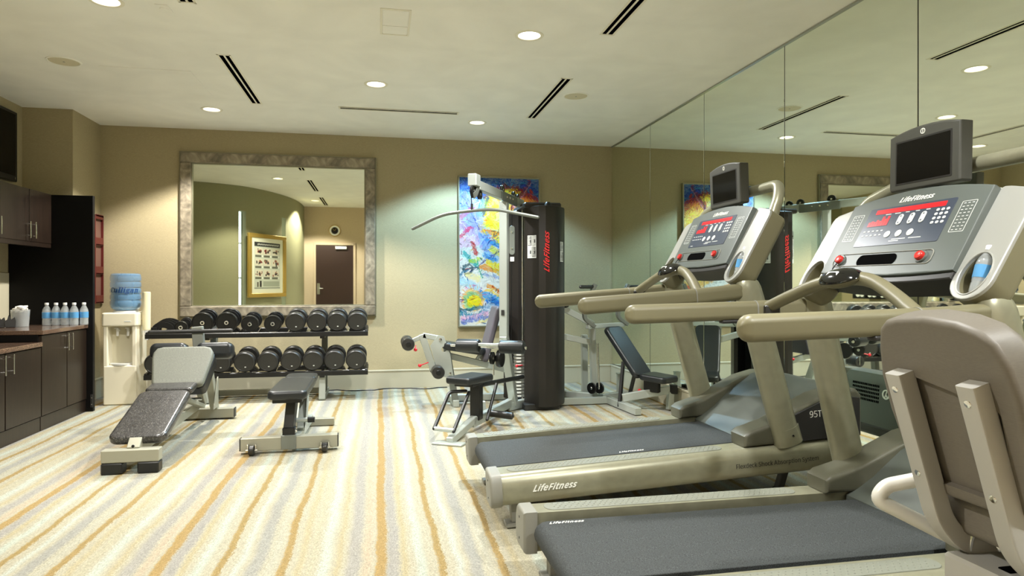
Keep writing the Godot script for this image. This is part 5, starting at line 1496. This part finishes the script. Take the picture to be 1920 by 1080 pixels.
func build_rack() -> void:
	var g := thing("dumbbell_rack", "two-tier black and silver dumbbell rack under the framed mirror", "rack", Vector3(-1.18, 0, -7.2))
	var Q := func(x: float, y: float, z: float) -> Vector3: return Vector3(x + 1.18, y, z + 7.2)
	for k in 2:
		var y0: float = [0.288, 0.686][k]
		var zf: float = [-7.05, -7.09][k]
		var sh := Node3D.new()
		sh.name = "shelf"
		g.add_child(sh, true)
		for q in [[0.0, 0.0], [-0.20, 0.036]]:
			part("rail", mb().bar(Q.call(-2.255, y0 + q[1], zf + q[0]), Q.call(-0.125, y0 + q[1], zf + q[0]), 0.055, 0.035), M.black, sh)
			part("rail_lip", mb().bar(Q.call(-2.255, y0 + q[1] - 0.008, zf + q[0] + 0.031), Q.call(-0.125, y0 + q[1] - 0.008, zf + q[0] + 0.031), 0.006, 0.045), M.black, sh)
		for x in [-2.24, -0.145]:
			part("end_bracket", mb().bar(Q.call(x, y0 + 0.005, zf + 0.02), Q.call(x, y0 + 0.045, zf - 0.24), 0.03, 0.05), M.black, sh)
		for x in [-1.70, -0.585]:
			part("shelf_arm", mb().bar(Q.call(x, y0 - 0.03, zf), Q.call(x, y0 - 0.02, -7.40), 0.05, 0.05), M.charcoal, sh)
		for i in 12:
			var x := -2.15 + i * 0.18
			part("saddle", mb().box(Q.call(x, y0 + 0.036, zf - 0.10), Vector3(0.075, 0.010, 0.22), 0.003, Basis(Vector3.RIGHT, 0.18)), M.chrome, sh)
	for x in [-1.70, -0.585]:
		part("upright", mb().bar(Q.call(x, 0.03, -7.34), Q.call(x, 0.78, -7.42), 0.06, 0.08), M.gym_dark_silver, g)
		part("front_leg", mb().bar(Q.call(x, 0.012, -7.06), Q.call(x, 0.28, -7.10), 0.065, 0.05), M.gym_silver, g)
		part("foot", mb().bar(Q.call(x, 0.035, -7.05), Q.call(x, 0.035, -7.55), 0.065, 0.06), M.gym_silver, g)
	part("floor_rail", mb().bar(Q.call(-1.70, 0.045, -7.45), Q.call(-0.585, 0.045, -7.45), 0.05, 0.06), M.bench_beige, g)

	var pl := dumbbell("small plated dumbbell with a chrome ring at the left of the top tier", 0.060, true)
	var pm := dumbbell("plated dumbbell with chrome ring, larger of its kind, left of the top tier", 0.104, true)
	var ps := dumbbell("plated dumbbell with chrome ring, smaller of its kind, mid top tier", 0.086, true)
	var rb := dumbbell("round black rubber dumbbell on the top tier", 0.101, false)
	var rl := dumbbell("round black rubber dumbbell on the lower tier", 0.105, false)
	var tilt := 0.16
	var put := func(o: Node3D, x: float, y: float, z: float) -> void:
		o.position = Vector3(x, y, z)
		o.rotation = Vector3(tilt, 0, 0)
	put.call(pl, -1.935, 0.781, -7.19)
	put.call(pm, -1.735, 0.824, -7.19)
	put.call(copy(pm, Vector3.ZERO, 0, "plated dumbbell with chrome ring, larger of its kind, beside the two smaller ringed ones"), -1.510, 0.824, -7.19)
	put.call(ps, -1.290, 0.806, -7.19)
	put.call(copy(ps, Vector3.ZERO, 0, "plated dumbbell with chrome ring, smaller of its kind, next to the rubber ones"), -1.070, 0.806, -7.19)
	var tops := ["first from the ringed dumbbells", "second from the ringed dumbbells", "second from the right end", "at the right end"]
	for k in 4:
		var o := rb if k == 0 else copy(rb, Vector3.ZERO)
		o.set_meta("label", "round black rubber dumbbell on the top tier, " + tops[k])
		put.call(o, [-0.850, -0.638, -0.438, -0.235][k], 0.824, -7.19)
	var lows := ["left end beside the water cooler", "second from the left end behind the backrest", "half hidden by the bench arm pad", "first right of the arm-curl bench", "second right of the arm-curl bench", "above the flat bench", "left of the rack leg", "right of the rack leg", "at the right end"]
	for k in 9:
		var o := rl if k == 0 else copy(rl, Vector3.ZERO)
		o.set_meta("label", "round black rubber dumbbell on the lower tier, " + lows[k])
		put.call(o, [-2.15, -1.855, -1.56, -1.330, -1.107, -0.886, -0.672, -0.460, -0.245][k], 0.431, -7.15)
	var st := thing("weight_belt", "coiled black lifting strap lying on the left end of the top tier", "strap", Vector3(-2.125, 0.735, -7.17))
	for k in 4:
		var pts := []
		for i in 15:
			var f := lerpf(-0.2, PI + 0.2, i / 14.0)
			pts.append(Vector3(-cos(f) * (0.075 + k * 0.010) + 0.015 * k, sin(f) * (0.050 + k * 0.012), -0.02 * k))
		part("loop", mb().sweep(MB.rr(0.06, 0.007, 0.002, 2), pts, Vector3.UP), M.black, st)
	part("buckle", mb().box(Vector3(-0.075, 0.01, 0.03), Vector3(0.05, 0.035, 0.012), 0.003), M.iron, st)

# ---------------------------------------------------------------- benches
func build_sit_up_bench() -> void:
	var g := thing("sit_up_bench", "grey and black adjustable bench with arm-curl pad in front of the rack", "weight bench", Vector3(-1.535, 0, -5.4))
	var Q := func(x: float, y: float, z: float) -> Vector3: return Vector3(x, y, z + 5.4)
	part("front_beam", mb().box(Q.call(-0.005, 0.112, -4.585), Vector3(0.335, 0.080, 0.075), 0.005), M.bench_beige, g)
	for s in [-1, 1]:
		part("rubber_foot", mb().box(Q.call(-0.005 + s * 0.105, 0.036, -4.585), Vector3(0.125, 0.072, 0.085), 0.008), M.black, g)
	part("front_post", mb().bar(Q.call(0, 0.14, -4.60), Q.call(0.0, 0.195, -4.655), 0.075, 0.05), M.bench_beige, g)
	part("bolt", mb().lathe([Vector2(0, 0.006), Vector2(0.009, 0.005), Vector2(0.010, 0)], MB.along(Q.call(0, 0.165, -4.590), Q.call(0, 0.165, -4.5)), 10), M.black, g)
	part("main_beam", mb().bar(Q.call(0, 0.13, -4.62), Q.call(0, 0.17, -6.22), 0.06, 0.07), M.bench_beige, g)
	part("rear_beam", mb().box(Q.call(0.0, 0.055, -6.27), Vector3(0.53, 0.085, 0.075), 0.004), M.bench_beige, g)
	for s in [-1, 1]:
		part("end_cap", mb().box(Q.call(s * 0.268, 0.055, -6.27), Vector3(0.008, 0.082, 0.072), 0.003), M.charcoal, g)
		part("rubber_foot", mb().box(Q.call(s * 0.20, 0.008, -6.27), Vector3(0.10, 0.014, 0.07), 0.003), M.black, g)
	var lower := pad_on("lower_pad", Q.call(0.0, 0.288, -4.955), Vector3(1, 0, 0), Vector3(0, 0.215, -0.66), 0.345, 0.66, 0.062, M.vinyl_worn, g, 0.06, "worn creased black seat pad")
	pad_on("middle_pad", Q.call(0.0, 0.408, -5.385), Vector3(1, 0, 0), Vector3(0, 0.03, -0.2), 0.325, 0.17, 0.05, M.vinyl_worn, g, 0.03)
	# backrest, wider at the top
	var up := Vector3(0, 0.80, -0.60).normalized()
	var o := PackedVector2Array([Vector2(-0.150, 0.0), Vector2(0.150, 0.0), Vector2(0.175, 0.012), Vector2(0.186, 0.04), Vector2(0.220, 0.25), Vector2(0.218, 0.300), Vector2(0.195, 0.338), Vector2(0.15, 0.350), Vector2(-0.15, 0.350), Vector2(-0.195, 0.338), Vector2(-0.218, 0.300), Vector2(-0.220, 0.25), Vector2(-0.186, 0.04), Vector2(-0.175, 0.012)])
	part("backrest", mb().prism(o, -0.03, 0.03, Transform3D(Basis(Vector3(1, 0, 0), up, Vector3(1, 0, 0).cross(up)), Q.call(0.015, 0.405, -5.47)), 0.02, 4), M.vinyl_grey, g, "grey vinyl backrest")
	part("back_shell", mb().prism(o, -0.135, -0.031, Transform3D(Basis(Vector3(1, 0, 0), up, Vector3(1, 0, 0).cross(up)), Q.call(0.015, 0.405, -5.47)), 0.006, 1), M.black, g)
	part("back_support", mb().bar(Q.call(0.06, 0.18, -6.05), Q.call(0.06, 0.58, -5.70), 0.05, 0.06), M.bench_beige, g)
	part("rear_upright", mb().bar(Q.call(0.10, 0.09, -6.27), Q.call(0.10, 0.55, -6.00), 0.06, 0.07), M.bench_beige, g)
	part("gusset", mb().prism(PackedVector2Array([Vector2(0, 0), Vector2(0.16, 0.0), Vector2(0.02, 0.26), Vector2(0.0, 0.26)]), -0.004, 0.004, Transform3D(Basis(Vector3(0, 0, 1), Vector3.UP, Vector3(-1, 0, 0)), Q.call(0.138, 0.12, -6.22)), 0.001), M.bench_beige, g)
	part("pin", mb().cyl(Q.call(0.02, 0.27, -5.72), Q.call(0.13, 0.27, -5.72), 0.012), M.chrome, g)
	part("strut", mb().bar(Q.call(0.06, 0.30, -5.52), Q.call(0.06, 0.16, -6.02), 0.045, 0.035), M.bench_beige, g)
	# arm-curl pad in two halves with the bar rest above
	for s in [-1, 1]:
		pad_on("arm_pad", Q.call(0.025 + s * 0.175, 0.640, -5.865), Vector3(1, 0, 0), Vector3(0, 0.90, -0.20), 0.285, 0.135, 0.13, M.vinyl, g, 0.05, "black arm-curl pad")
	part("rest_post", mb().bar(Q.call(0.07, 0.42, -5.96), Q.call(0.035, 0.835, -5.96), 0.085, 0.06, Vector3.BACK), M.grey_shell, g)
	part("bar_rest", mb().tube([Q.call(-0.32, 0.795, -5.93), Q.call(0.305, 0.801, -5.93)], 0.0165, 14, true), M.charcoal, g)

func build_flat_bench() -> void:
	var g := thing("flat_bench", "low black padded bench on a wheeled grey frame in the middle of the floor", "weight bench", Vector3(-0.63, 0, -5.2))
	var Q := func(x: float, y: float, z: float) -> Vector3: return Vector3(x, y, z + 5.2)
	part("cross_beam", mb().box(Q.call(0.0, 0.068, -4.945), Vector3(0.655, 0.09, 0.07), 0.004, Basis(Vector3.UP, 0.03)), M.bench_beige, g)
	for s in [-1, 1]:
		part("end_cap", mb().box(Q.call(s * 0.330, 0.068, -4.945 - s * 0.01), Vector3(0.008, 0.086, 0.066), 0.003, Basis(Vector3.UP, 0.03)), M.charcoal, g)
		var wx: float = s * 0.245
		var w := part("wheel", mb().lathe([Vector2(0, -0.020), Vector2(0.026, -0.020), Vector2(0.033, -0.013), Vector2(0.034, 0.013), Vector2(0.026, 0.020), Vector2(0, 0.020)], MB.along(Q.call(wx, 0.036, -4.868), Q.call(wx + 1.0, 0.036, -4.868)), 22), M.rubber, g)
		part("axle", mb().cyl(Q.call(wx - 0.040, 0.036, -4.868), Q.call(wx + 0.040, 0.036, -4.868), 0.009), M.chrome, w)
		part("wheel_fork", mb().box(Q.call(wx - 0.026, 0.055, -4.89), Vector3(0.006, 0.04, 0.05), 0.001).box(Q.call(wx + 0.026, 0.055, -4.89), Vector3(0.006, 0.04, 0.05), 0.001), M.chrome, g)
	part("post_bracket", mb().box(Q.call(-0.005, 0.075, -4.905), Vector3(0.10, 0.10, 0.02), 0.003), M.gym_dark_silver, g)
	part("front_post", mb().bar(Q.call(-0.01, 0.11, -4.94), Q.call(0.01, 0.40, -5.03), 0.07, 0.055), M.charcoal, g)
	part("post_collar", mb().box(Q.call(-0.005, 0.145, -4.945), Vector3(0.085, 0.06, 0.075), 0.004), M.black, g)
	for s in [-1, 1]:
		part("bolt", mb().lathe([Vector2(0, 0.010), Vector2(0.012, 0.008), Vector2(0.014, 0)], MB.along(Q.call(-0.005 + s * 0.043, 0.145, -4.945), Q.call(-0.005 + s, 0.145, -4.945)), 10), M.chrome, g)
	part("main_beam", mb().bar(Q.call(0.04, 0.09, -4.95), Q.call(0.05, 0.07, -5.80), 0.055, 0.06), M.gym_silver, g)
	part("rear_beam", mb().box(Q.call(0.05, 0.035, -5.80), Vector3(0.40, 0.06, 0.06), 0.004), M.bench_beige, g)
	part("back_strut", mb().bar(Q.call(0.055, 0.12, -5.10), Q.call(0.06, 0.385, -5.34), 0.05, 0.05), M.gym_silver, g)
	part("ladder_plate", mb().prism(PackedVector2Array([Vector2(0.0, 0.0), Vector2(0.10, 0.0), Vector2(0.24, 0.24), Vector2(0.16, 0.26)]), -0.004, 0.004, Transform3D(Basis(Vector3(0, 0, -1), Vector3.UP, Vector3(1, 0, 0)), Q.call(0.092, 0.12, -5.06)), 0.001), M.gym_silver, g)
	part("step_tube", mb().cyl(Q.call(0.0, 0.20, -5.05), Q.call(0.15, 0.20, -5.05), 0.017), M.gym_silver, g)
	part("step_grip", mb().cyl(Q.call(0.11, 0.20, -5.05), Q.call(0.16, 0.20, -5.05), 0.021), M.black, g)
	part("bracket", mb().box(Q.call(0.0, 0.385, -5.04), Vector3(0.15, 0.03, 0.14), 0.003), M.black, g)
	part("bracket", mb().box(Q.call(-0.01, 0.372, -4.92), Vector3(0.20, 0.03, 0.10), 0.003), M.black, g)
	pad_on("long_pad", Q.call(0.0, 0.425, -5.125), Vector3(1, 0, 0), Vector3(0, 0.0, -1), 0.265, 0.72, 0.062, M.vinyl, g, 0.05)
	pad_on("short_pad", Q.call(0.002, 0.425, -5.625), Vector3(1, 0, 0), Vector3(0, 0.02, -1), 0.245, 0.26, 0.058, M.vinyl, g, 0.05)

# ---------------------------------------------------------------- water cooler
func build_cooler() -> void:
	var g := thing("water_cooler", "cream floor-standing water cooler in the corner by the black panel", "water cooler", Vector3(-2.515, 0, -7.32))
	var w := 0.30
	var d := 0.33
	part("lower_body", mb().box(Vector3(0, 0.196, 0), Vector3(w, 0.39, d), 0.012), M.cooler_white, g)
	part("back_body", mb().box(Vector3(0, 0.58, -0.06), Vector3(w - 0.012, 0.40, d - 0.12), 0.008), M.cooler_inner, g)
	for s in [-1, 1]:
		part("cheek", mb().box(Vector3(s * (w * 0.5 - 0.021), 0.585, 0.02), Vector3(0.042, 0.42, d - 0.05), 0.008), M.cooler_white, g)
	part("top_hood", mb().prism(MB.rr(w + 0.03, d + 0.02, 0.03), 0.0, 0.135, Transform3D(Basis(Vector3.RIGHT, Vector3(0, 0, -1), Vector3.UP), Vector3(0, 0.775, 0)), 0.016, 3), M.cooler_white, g)
	part("drip_tray", mb().lathe([Vector2(0, 0.0), Vector2(0.095, 0.0), Vector2(0.10, 0.012), Vector2(0.10, 0.02), Vector2(0, 0.016)], Transform3D(Basis(Vector3(1.15, 0, 0), Vector3.UP, Vector3(0, 0, 1)), Vector3(0, 0.388, 0.075)), 24), M.cap_white, g)
	for s in [-1, 1]:
		var tp := part("tap", mb().cyl(Vector3(s * 0.048, 0.735, 0.02), Vector3(s * 0.048, 0.735, 0.085), 0.014).cyl(Vector3(s * 0.048, 0.738, 0.075), Vector3(s * 0.048, 0.675, 0.08), 0.012).box(Vector3(s * 0.048, 0.755, 0.10), Vector3(0.028, 0.01, 0.05), 0.003), M.cap_white, g)
		part("collar", mb().cyl(Vector3(s * 0.048, 0.735, 0.045), Vector3(s * 0.048, 0.735, 0.055), 0.019), M.chrome, tp)
	part("name_plate", mb().box(Vector3(0.075, 0.825, d * 0.5 + 0.011), Vector3(0.06, 0.010, 0.003), 0.001), M.key, g)
	part("neck_ring", mb().lathe([Vector2(0.05, 0.905), Vector2(0.12, 0.905), Vector2(0.11, 0.925), Vector2(0.05, 0.93)], Transform3D.IDENTITY, 28), M.cap_white, g)
	var j := thing("water_jug", "large blue water jug standing on the cooler", "water jug", Vector3(-2.515, 0.926, -7.32))
	var pr := [Vector2(0, 0.0), Vector2(0.07, 0.0), Vector2(0.115, 0.010), Vector2(0.133, 0.035)]
	for k in 5:
		var y := 0.05 + k * 0.062
		pr.append_array([Vector2(0.137, y), Vector2(0.139, y + 0.02), Vector2(0.137, y + 0.045), Vector2(0.131, y + 0.052), Vector2(0.131, y + 0.057)])
	pr.append_array([Vector2(0.135, 0.352), Vector2(0.128, 0.368), Vector2(0.105, 0.374), Vector2(0, 0.372)])
	part("shell", mb().lathe(pr, Transform3D.IDENTITY, 40), M.jug_blue, j)
	part("water", mb().lathe([Vector2(0, 0.004), Vector2(0.10, 0.008), Vector2(0.127, 0.04), Vector2(0.127, 0.22), Vector2(0, 0.22)], Transform3D.IDENTITY, 32), M.jug_blue, j)
	var lm := letters("Culligan", 0.050, 0.001, 0.25, "Droid Serif", true)
	var arr := lm.surface_get_arrays(0)
	var vs: PackedVector3Array = arr[Mesh.ARRAY_VERTEX]
	var ns: PackedVector3Array = arr[Mesh.ARRAY_NORMAL]
	for k in vs.size():
		var f := vs[k].x / 0.141 + 0.20
		var rr := 0.1415 + vs[k].z
		ns[k] = Vector3(sin(f), 0, cos(f))
		vs[k] = Vector3(sin(f) * rr, vs[k].y, cos(f) * rr)
	arr[Mesh.ARRAY_VERTEX] = vs
	arr[Mesh.ARRAY_NORMAL] = ns
	var am := ArrayMesh.new()
	am.add_surface_from_arrays(Mesh.PRIMITIVE_TRIANGLES, arr)
	lay(part("lettering", am, M.ink_blue, j), Vector3(0, 0.205, 0))
	var cd := thing("cup_dispenser", "cream upright paper cup dispenser tube beside the blue jug", "cup dispenser", Vector3(-2.300, 0.73, -7.25))
	part("tube", mb().lathe([Vector2(0, 0), Vector2(0.034, 0.0), Vector2(0.036, 0.01), Vector2(0.038, 0.37), Vector2(0.034, 0.384), Vector2(0, 0.386)], Transform3D.IDENTITY, 26), M.cup_cream, cd)
	part("cup", mb().lathe([Vector2(0.018, -0.10), Vector2(0.020, -0.10), Vector2(0.032, 0.0), Vector2(0.030, 0.0), Vector2(0.018, -0.10)], Transform3D.IDENTITY, 22), M.cap_white, cd)
	part("bracket", mb().box(Vector3(-0.042, 0.15, -0.02), Vector3(0.02, 0.10, 0.04), 0.003), M.cooler_inner, cd)

# ---------------------------------------------------------------- things on the walls
func build_wall_things() -> void:
	# large framed mirror over the rack
	var f := thing("framed_mirror", "large mirror in a mottled stone-coloured frame over the dumbbell rack", "mirror", Vector3(-1.083, 1.727, BACK))
	var ow := 2.056
	var oh := 1.775
	var b := 0.112
	for q in [[0.0, 1.0, ow], [0.0, -1.0, ow]]:
		var y: float = q[1] * (oh * 0.5 - b * 0.5)
		part("frame_side", mb().bar(Vector3(-ow * 0.5, y, 0.032), Vector3(ow * 0.5, y, 0.032), b, 0.058, Vector3.BACK, 0.008), M.mirror_frame, f)
	for s in [-1, 1]:
		part("frame_side", mb().bar(Vector3(s * (ow * 0.5 - b * 0.5), -oh * 0.5 + b, 0.032), Vector3(s * (ow * 0.5 - b * 0.5), oh * 0.5 - b, 0.032), b, 0.058, Vector3.BACK, 0.008), M.mirror_frame, f)
	var bd := mb()
	for s in [-1, 1]:
		bd.bar(Vector3(-ow * 0.5, s * (oh * 0.5 + 0.006), 0.022), Vector3(ow * 0.5, s * (oh * 0.5 + 0.006), 0.022), 0.012, 0.04, Vector3.BACK, 0.003)
		bd.bar(Vector3(s * (ow * 0.5 + 0.006), -oh * 0.5 - 0.01, 0.022), Vector3(s * (ow * 0.5 + 0.006), oh * 0.5 + 0.01, 0.022), 0.012, 0.04, Vector3.BACK, 0.003)
		bd.bar(Vector3(-ow * 0.5 + b, s * (oh * 0.5 - b - 0.005), 0.028), Vector3(ow * 0.5 - b, s * (oh * 0.5 - b - 0.005), 0.028), 0.010, 0.03, Vector3.BACK, 0.002)
		bd.bar(Vector3(s * (ow * 0.5 - b - 0.005), -oh * 0.5 + b, 0.028), Vector3(s * (ow * 0.5 - b - 0.005), oh * 0.5 - b, 0.028), 0.010, 0.03, Vector3.BACK, 0.002)
	part("bead", bd, M.picture_frame, f)
	part("mirror_glass", mb().box(Vector3(0, 0, 0.012), Vector3(ow - 2 * b + 0.004, oh - 2 * b + 0.004, 0.012), 0.0005), M.silver_mirror, f, "reflecting glass")
	# abstract painting
	var p := thing("painting", "tall bright abstract painting behind the weight machine", "painting", Vector3(1.378, 1.573, BACK))
	var pw := 0.982
	var ph := 1.765
	part("canvas", mb().box(Vector3(0, 0, 0.022), Vector3(pw - 0.03, ph - 0.03, 0.036), 0.001), M.mat_board, p)
	sheet("picture", pw - 0.036, ph - 0.036, M.painting, p, Transform3D(Basis.IDENTITY, Vector3(0, 0, 0.0412)), "painted abstract picture")
	var fr := mb()
	for s in [-1, 1]:
		fr.bar(Vector3(-pw * 0.5, s * (ph * 0.5 - 0.008), 0.028), Vector3(pw * 0.5, s * (ph * 0.5 - 0.008), 0.028), 0.016, 0.052, Vector3.BACK, 0.002)
		fr.bar(Vector3(s * (pw * 0.5 - 0.008), -ph * 0.5 + 0.016, 0.028), Vector3(s * (pw * 0.5 - 0.008), ph * 0.5 - 0.016, 0.028), 0.016, 0.052, Vector3.BACK, 0.002)
	part("frame", fr, M.picture_frame, p)
	# red wooden rack on the short left wall
	var r := thing("magazine_rack", "narrow red wooden wall rack with three pockets above the cooler", "wall rack", Vector3(-2.904, 1.45, -7.625))
	part("back_board", mb().box(Vector3(0.006, 0, 0), Vector3(0.012, 0.90, 0.20), 0.001), M.redwood_back, r)
	for s in [-1, 1]:
		part("side_board", mb().box(Vector3(0.018, 0, s * 0.098), Vector3(0.036, 0.92, 0.010), 0.002), M.redwood, r)
	for k in 4:
		var y: float = [-0.45, -0.15, 0.15, 0.45][k]
		part("shelf", mb().box(Vector3(0.022, y, 0), Vector3(0.032, 0.016, 0.184), 0.002), M.redwood, r)
		part("shelf_front", mb().box(Vector3(0.034, y + (0.035 if k < 3 else -0.01), 0), Vector3(0.008, 0.08 if k < 3 else 0.05, 0.184), 0.002), M.redwood, r)
	# loose power cord by the baseboard
	var cd := thing("power_cord", "black power cord lying along the baseboard under the rack", "cord")
	var pts := []
	for k in 26:
		var x := lerpf(-1.80, 0.75, k / 25.0)
		pts.append(Vector3(x, 0.008, -7.62 + 0.05 * sin(k * 0.9) + 0.02 * sin(k * 2.3)))
	part("cable", mb().tube(pts, 0.006, 6, true), M.black, cd)

# ---------------------------------------------------------------- things on the counter
func build_counter_things() -> void:
	var proto: Node3D = null
	var xs := [-2.975, -2.900, -2.825, -2.752, -2.690]
	var zs := [-6.745, -6.748, -6.745, -6.75, -6.80]
	var labs := ["leftmost of the five on the granite counter", "second from the left on the granite counter", "middle of the five on the granite counter", "second from the right on the granite counter", "rightmost, set back against the black panel"]
	for k in 5:
		var lab: String = "clear water bottle with blue label, " + labs[k]
		if proto == null:
			proto = thing("water_bottle", lab, "bottle", Vector3(xs[k], 0.8165, zs[k]), 0, "water bottles on the counter")
			bottle_parts(proto, 1.0)
		else:
			var c := copy(proto, Vector3(xs[k], 0.8165, zs[k]), 0, lab)
	var b := thing("napkin_bucket", "clear plastic bucket stuffed with white napkins beside the water bottles", "bucket", Vector3(-3.10, 0.8165, -6.56))
	part("bucket", mb().lathe([Vector2(0, 0.0), Vector2(0.062, 0.0), Vector2(0.072, 0.15), Vector2(0.069, 0.15), Vector2(0.060, 0.004), Vector2(0, 0.004)], Transform3D.IDENTITY, 24), M.clear_plastic, b)
	part("dark_lining", mb().lathe([Vector2(0, 0.006), Vector2(0.056, 0.006), Vector2(0.064, 0.125), Vector2(0, 0.125)], Transform3D.IDENTITY, 20), M.charcoal, b)
	var rng := RandomNumberGenerator.new()
	rng.seed = 6
	for k in 5:
		var q := mb()
		q.lathe([Vector2(0, 0.0), Vector2(0.05, 0.005), Vector2(0.055, 0.018), Vector2(0.03, 0.03), Vector2(0, 0.03)], Transform3D(Basis.from_euler(Vector3(rng.randf_range(-0.4, 0.4), rng.randf() * 6.0, rng.randf_range(-0.4, 0.4))) * Basis.from_scale(Vector3(1.2, 1.0, 0.7)), Vector3(rng.randf_range(-0.02, 0.02), 0.128 + k * 0.006, rng.randf_range(-0.02, 0.02))), 9)
		part("napkin", q, M.towel, b)
	for k in 2:
		var c := thing("leaf_card", ["dark leaf-shaped table card at the left end of the granite counter", "dark leaf-shaped table card next to the napkin bucket"][k], "card", Vector3([-3.20, -3.13][k], 0.8165, [-6.44, -6.46][k]), 0.4)
		part("card", mb().prism(PackedVector2Array([Vector2(-0.035, 0), Vector2(0.035, 0), Vector2(0.04, 0.05), Vector2(0.03, 0.09), Vector2(0.008, 0.07), Vector2(-0.012, 0.11), Vector2(-0.022, 0.07), Vector2(-0.042, 0.055)]), -0.004, 0.004, Transform3D(Basis(Vector3.RIGHT, -0.12), Vector3.ZERO), 0.001), M.charcoal, c)
		part("foot", mb().box(Vector3(0, 0.006, -0.01), Vector3(0.06, 0.011, 0.05), 0.002), M.charcoal, c)
	# towel shelf on the left wall, seen only through the two mirrors
	var tp := Vector3(-3.155, 0.93, -5.25)
	var tc := thing("towel_shelf", "long black open shelf of rolled white towels, seen only in the mirrors", "shelf", tp)
	part("back", mb().box(Vector3(-0.172, 0.235, 0), Vector3(0.012, 0.47, 1.2), 0.002), M.dark_panel, tc)
	for z in [-0.6, -0.3, 0.0, 0.3, 0.6]:
		part("divider", mb().box(Vector3(0, 0.235, z), Vector3(0.33, 0.434, 0.016), 0.002), M.dark_panel, tc)
	for y in [0.009, 0.461]:
		part("board", mb().box(Vector3(0, y, 0), Vector3(0.332, 0.018, 1.216), 0.002), M.dark_panel, tc)
	var roll: Node3D = null
	for c in 4:
		for k in 3:
			var at := tp + Vector3(0.0, 0.018 + 0.054 + (0.091 if k == 2 else 0.0), -0.45 + c * 0.3 + [-0.054, 0.054, 0.0][k])
			if roll == null:
				roll = thing("rolled_towel", "rolled white towel on the black open shelf", "towel", at, 0, "rolled towels on the black shelf")
				part("roll", mb().lathe([Vector2(0, 0.0), Vector2(0.044, 0.0), Vector2(0.053, 0.01), Vector2(0.053, 0.28), Vector2(0.044, 0.29), Vector2(0, 0.29)], MB.along(Vector3(-0.15, 0, 0), Vector3(1, 0, 0)), 18), M.towel, roll)
			else:
				copy(roll, at)

# ---------------------------------------------------------------- behind the camera, seen in the framed mirror
func build_rear_things() -> void:
	var z := -0.45
	var door := struct("door_1", mb().box(Vector3(-0.975, 1.02, z - 0.012), Vector3(0.79, 2.035, 0.035), 0.003), M.door_brown)
	var fr := mb()
	for s in [-1, 1]:
		fr.box(Vector3(-0.975 + s * 0.42, 1.04, z - 0.012), Vector3(0.05, 2.09, 0.05), 0.004)
	fr.box(Vector3(-0.975, 2.068, z - 0.012), Vector3(0.89, 0.05, 0.05), 0.004)
	part("door_frame", fr, M.rear_wall, door)
	part("lock_plate", mb().box(Vector3(-1.315, 1.09, z - 0.034), Vector3(0.06, 0.24, 0.012), 0.003), M.chrome, door)
	part("lever", mb().tube(MB.bend([Vector3(-1.315, 1.10, z - 0.04), Vector3(-1.315, 1.10, z - 0.09), Vector3(-1.22, 1.10, z - 0.09)], 0.02), 0.010, 10, true), M.chrome, door)
	part("closer", mb().box(Vector3(-0.84, 1.985, z - 0.06), Vector3(0.24, 0.06, 0.05), 0.006), M.cap_white, door)
	part("closer_arm", mb().bar(Vector3(-0.98, 2.03, z - 0.07), Vector3(-0.72, 2.035, z - 0.11), 0.02, 0.008), M.chrome, door)
	var jamb := struct("trim_2", mb().box(Vector3(-0.315, 1.02, -0.466), Vector3(0.05, 2.04, 0.03), 0.003), M.door_brown)
	var c := thing("wall_clock", "round black and white wall clock above the entry door", "clock", Vector3(-0.975, 2.36, z))
	var face := Transform3D(Basis(Vector3(-1, 0, 0), Vector3.UP, Vector3(0, 0, -1)), Vector3.ZERO)
	part("case", mb().prism(oval(0, 0, 0.125, 0.125, 36), 0.002, 0.03, face, 0.006, 2), M.gold, c)
	part("dial", mb().prism(oval(0, 0, 0.110, 0.110, 36), 0.030, 0.032, face), M.cap_white, c)
	part("centre", mb().prism(oval(0, 0, 0.075, 0.075, 30), 0.032, 0.0335, face), M.black, c)
	for q in [[0.6, 0.06], [-0.9, 0.085]]:
		part("hand", mb().bar(Vector3(0, 0, -0.0355), Vector3(sin(q[0]) * q[1], cos(q[0]) * q[1], -0.0355), 0.006, 0.003, Vector3.BACK, 0.0005), M.gold, c)
	# framed exercise chart on the bulging wall
	var best := 0
	for i in curve.size():
		if curve[i].distance_to(Vector2(-2.01, -2.86)) < curve[best].distance_to(Vector2(-2.01, -2.86)):
			best = i
	var tn: Vector2 = (curve[best + 3] - curve[best - 3]).normalized()
	var n := Vector2(tn.y, -tn.x)
	var bs := Basis(Vector3(-tn.x, 0, -tn.y), Vector3.UP, Vector3(n.x, 0, n.y))
	var fp := thing("framed_chart", "exercise chart in a wide gold frame on the curved wall, seen in the framed mirror", "picture", Vector3(curve[best].x, 1.52, curve[best].y) + Vector3(n.x, 0, n.y) * 0.012)
	fp.transform.basis = bs
	var w := 1.14
	var h := 1.12
	var g := mb()
	for s in [-1, 1]:
		g.bar(Vector3(-w * 0.5, s * (h * 0.5 - 0.035), 0.02), Vector3(w * 0.5, s * (h * 0.5 - 0.035), 0.02), 0.07, 0.04, Vector3.BACK, 0.006)
		g.bar(Vector3(s * (w * 0.5 - 0.045), -h * 0.5 + 0.07, 0.02), Vector3(s * (w * 0.5 - 0.045), h * 0.5 - 0.07, 0.02), 0.09, 0.04, Vector3.BACK, 0.006)
	part("frame", g, M.gold, fp)
	part("mat", mb().box(Vector3(0, 0, 0.012), Vector3(w - 0.16, h - 0.13, 0.012), 0.001), M.mat_board, fp)
	sheet("chart", w - 0.36, h - 0.29, M.poster, fp, Transform3D(Basis.IDENTITY, Vector3(0, 0, 0.0186)), "printed exercise chart")
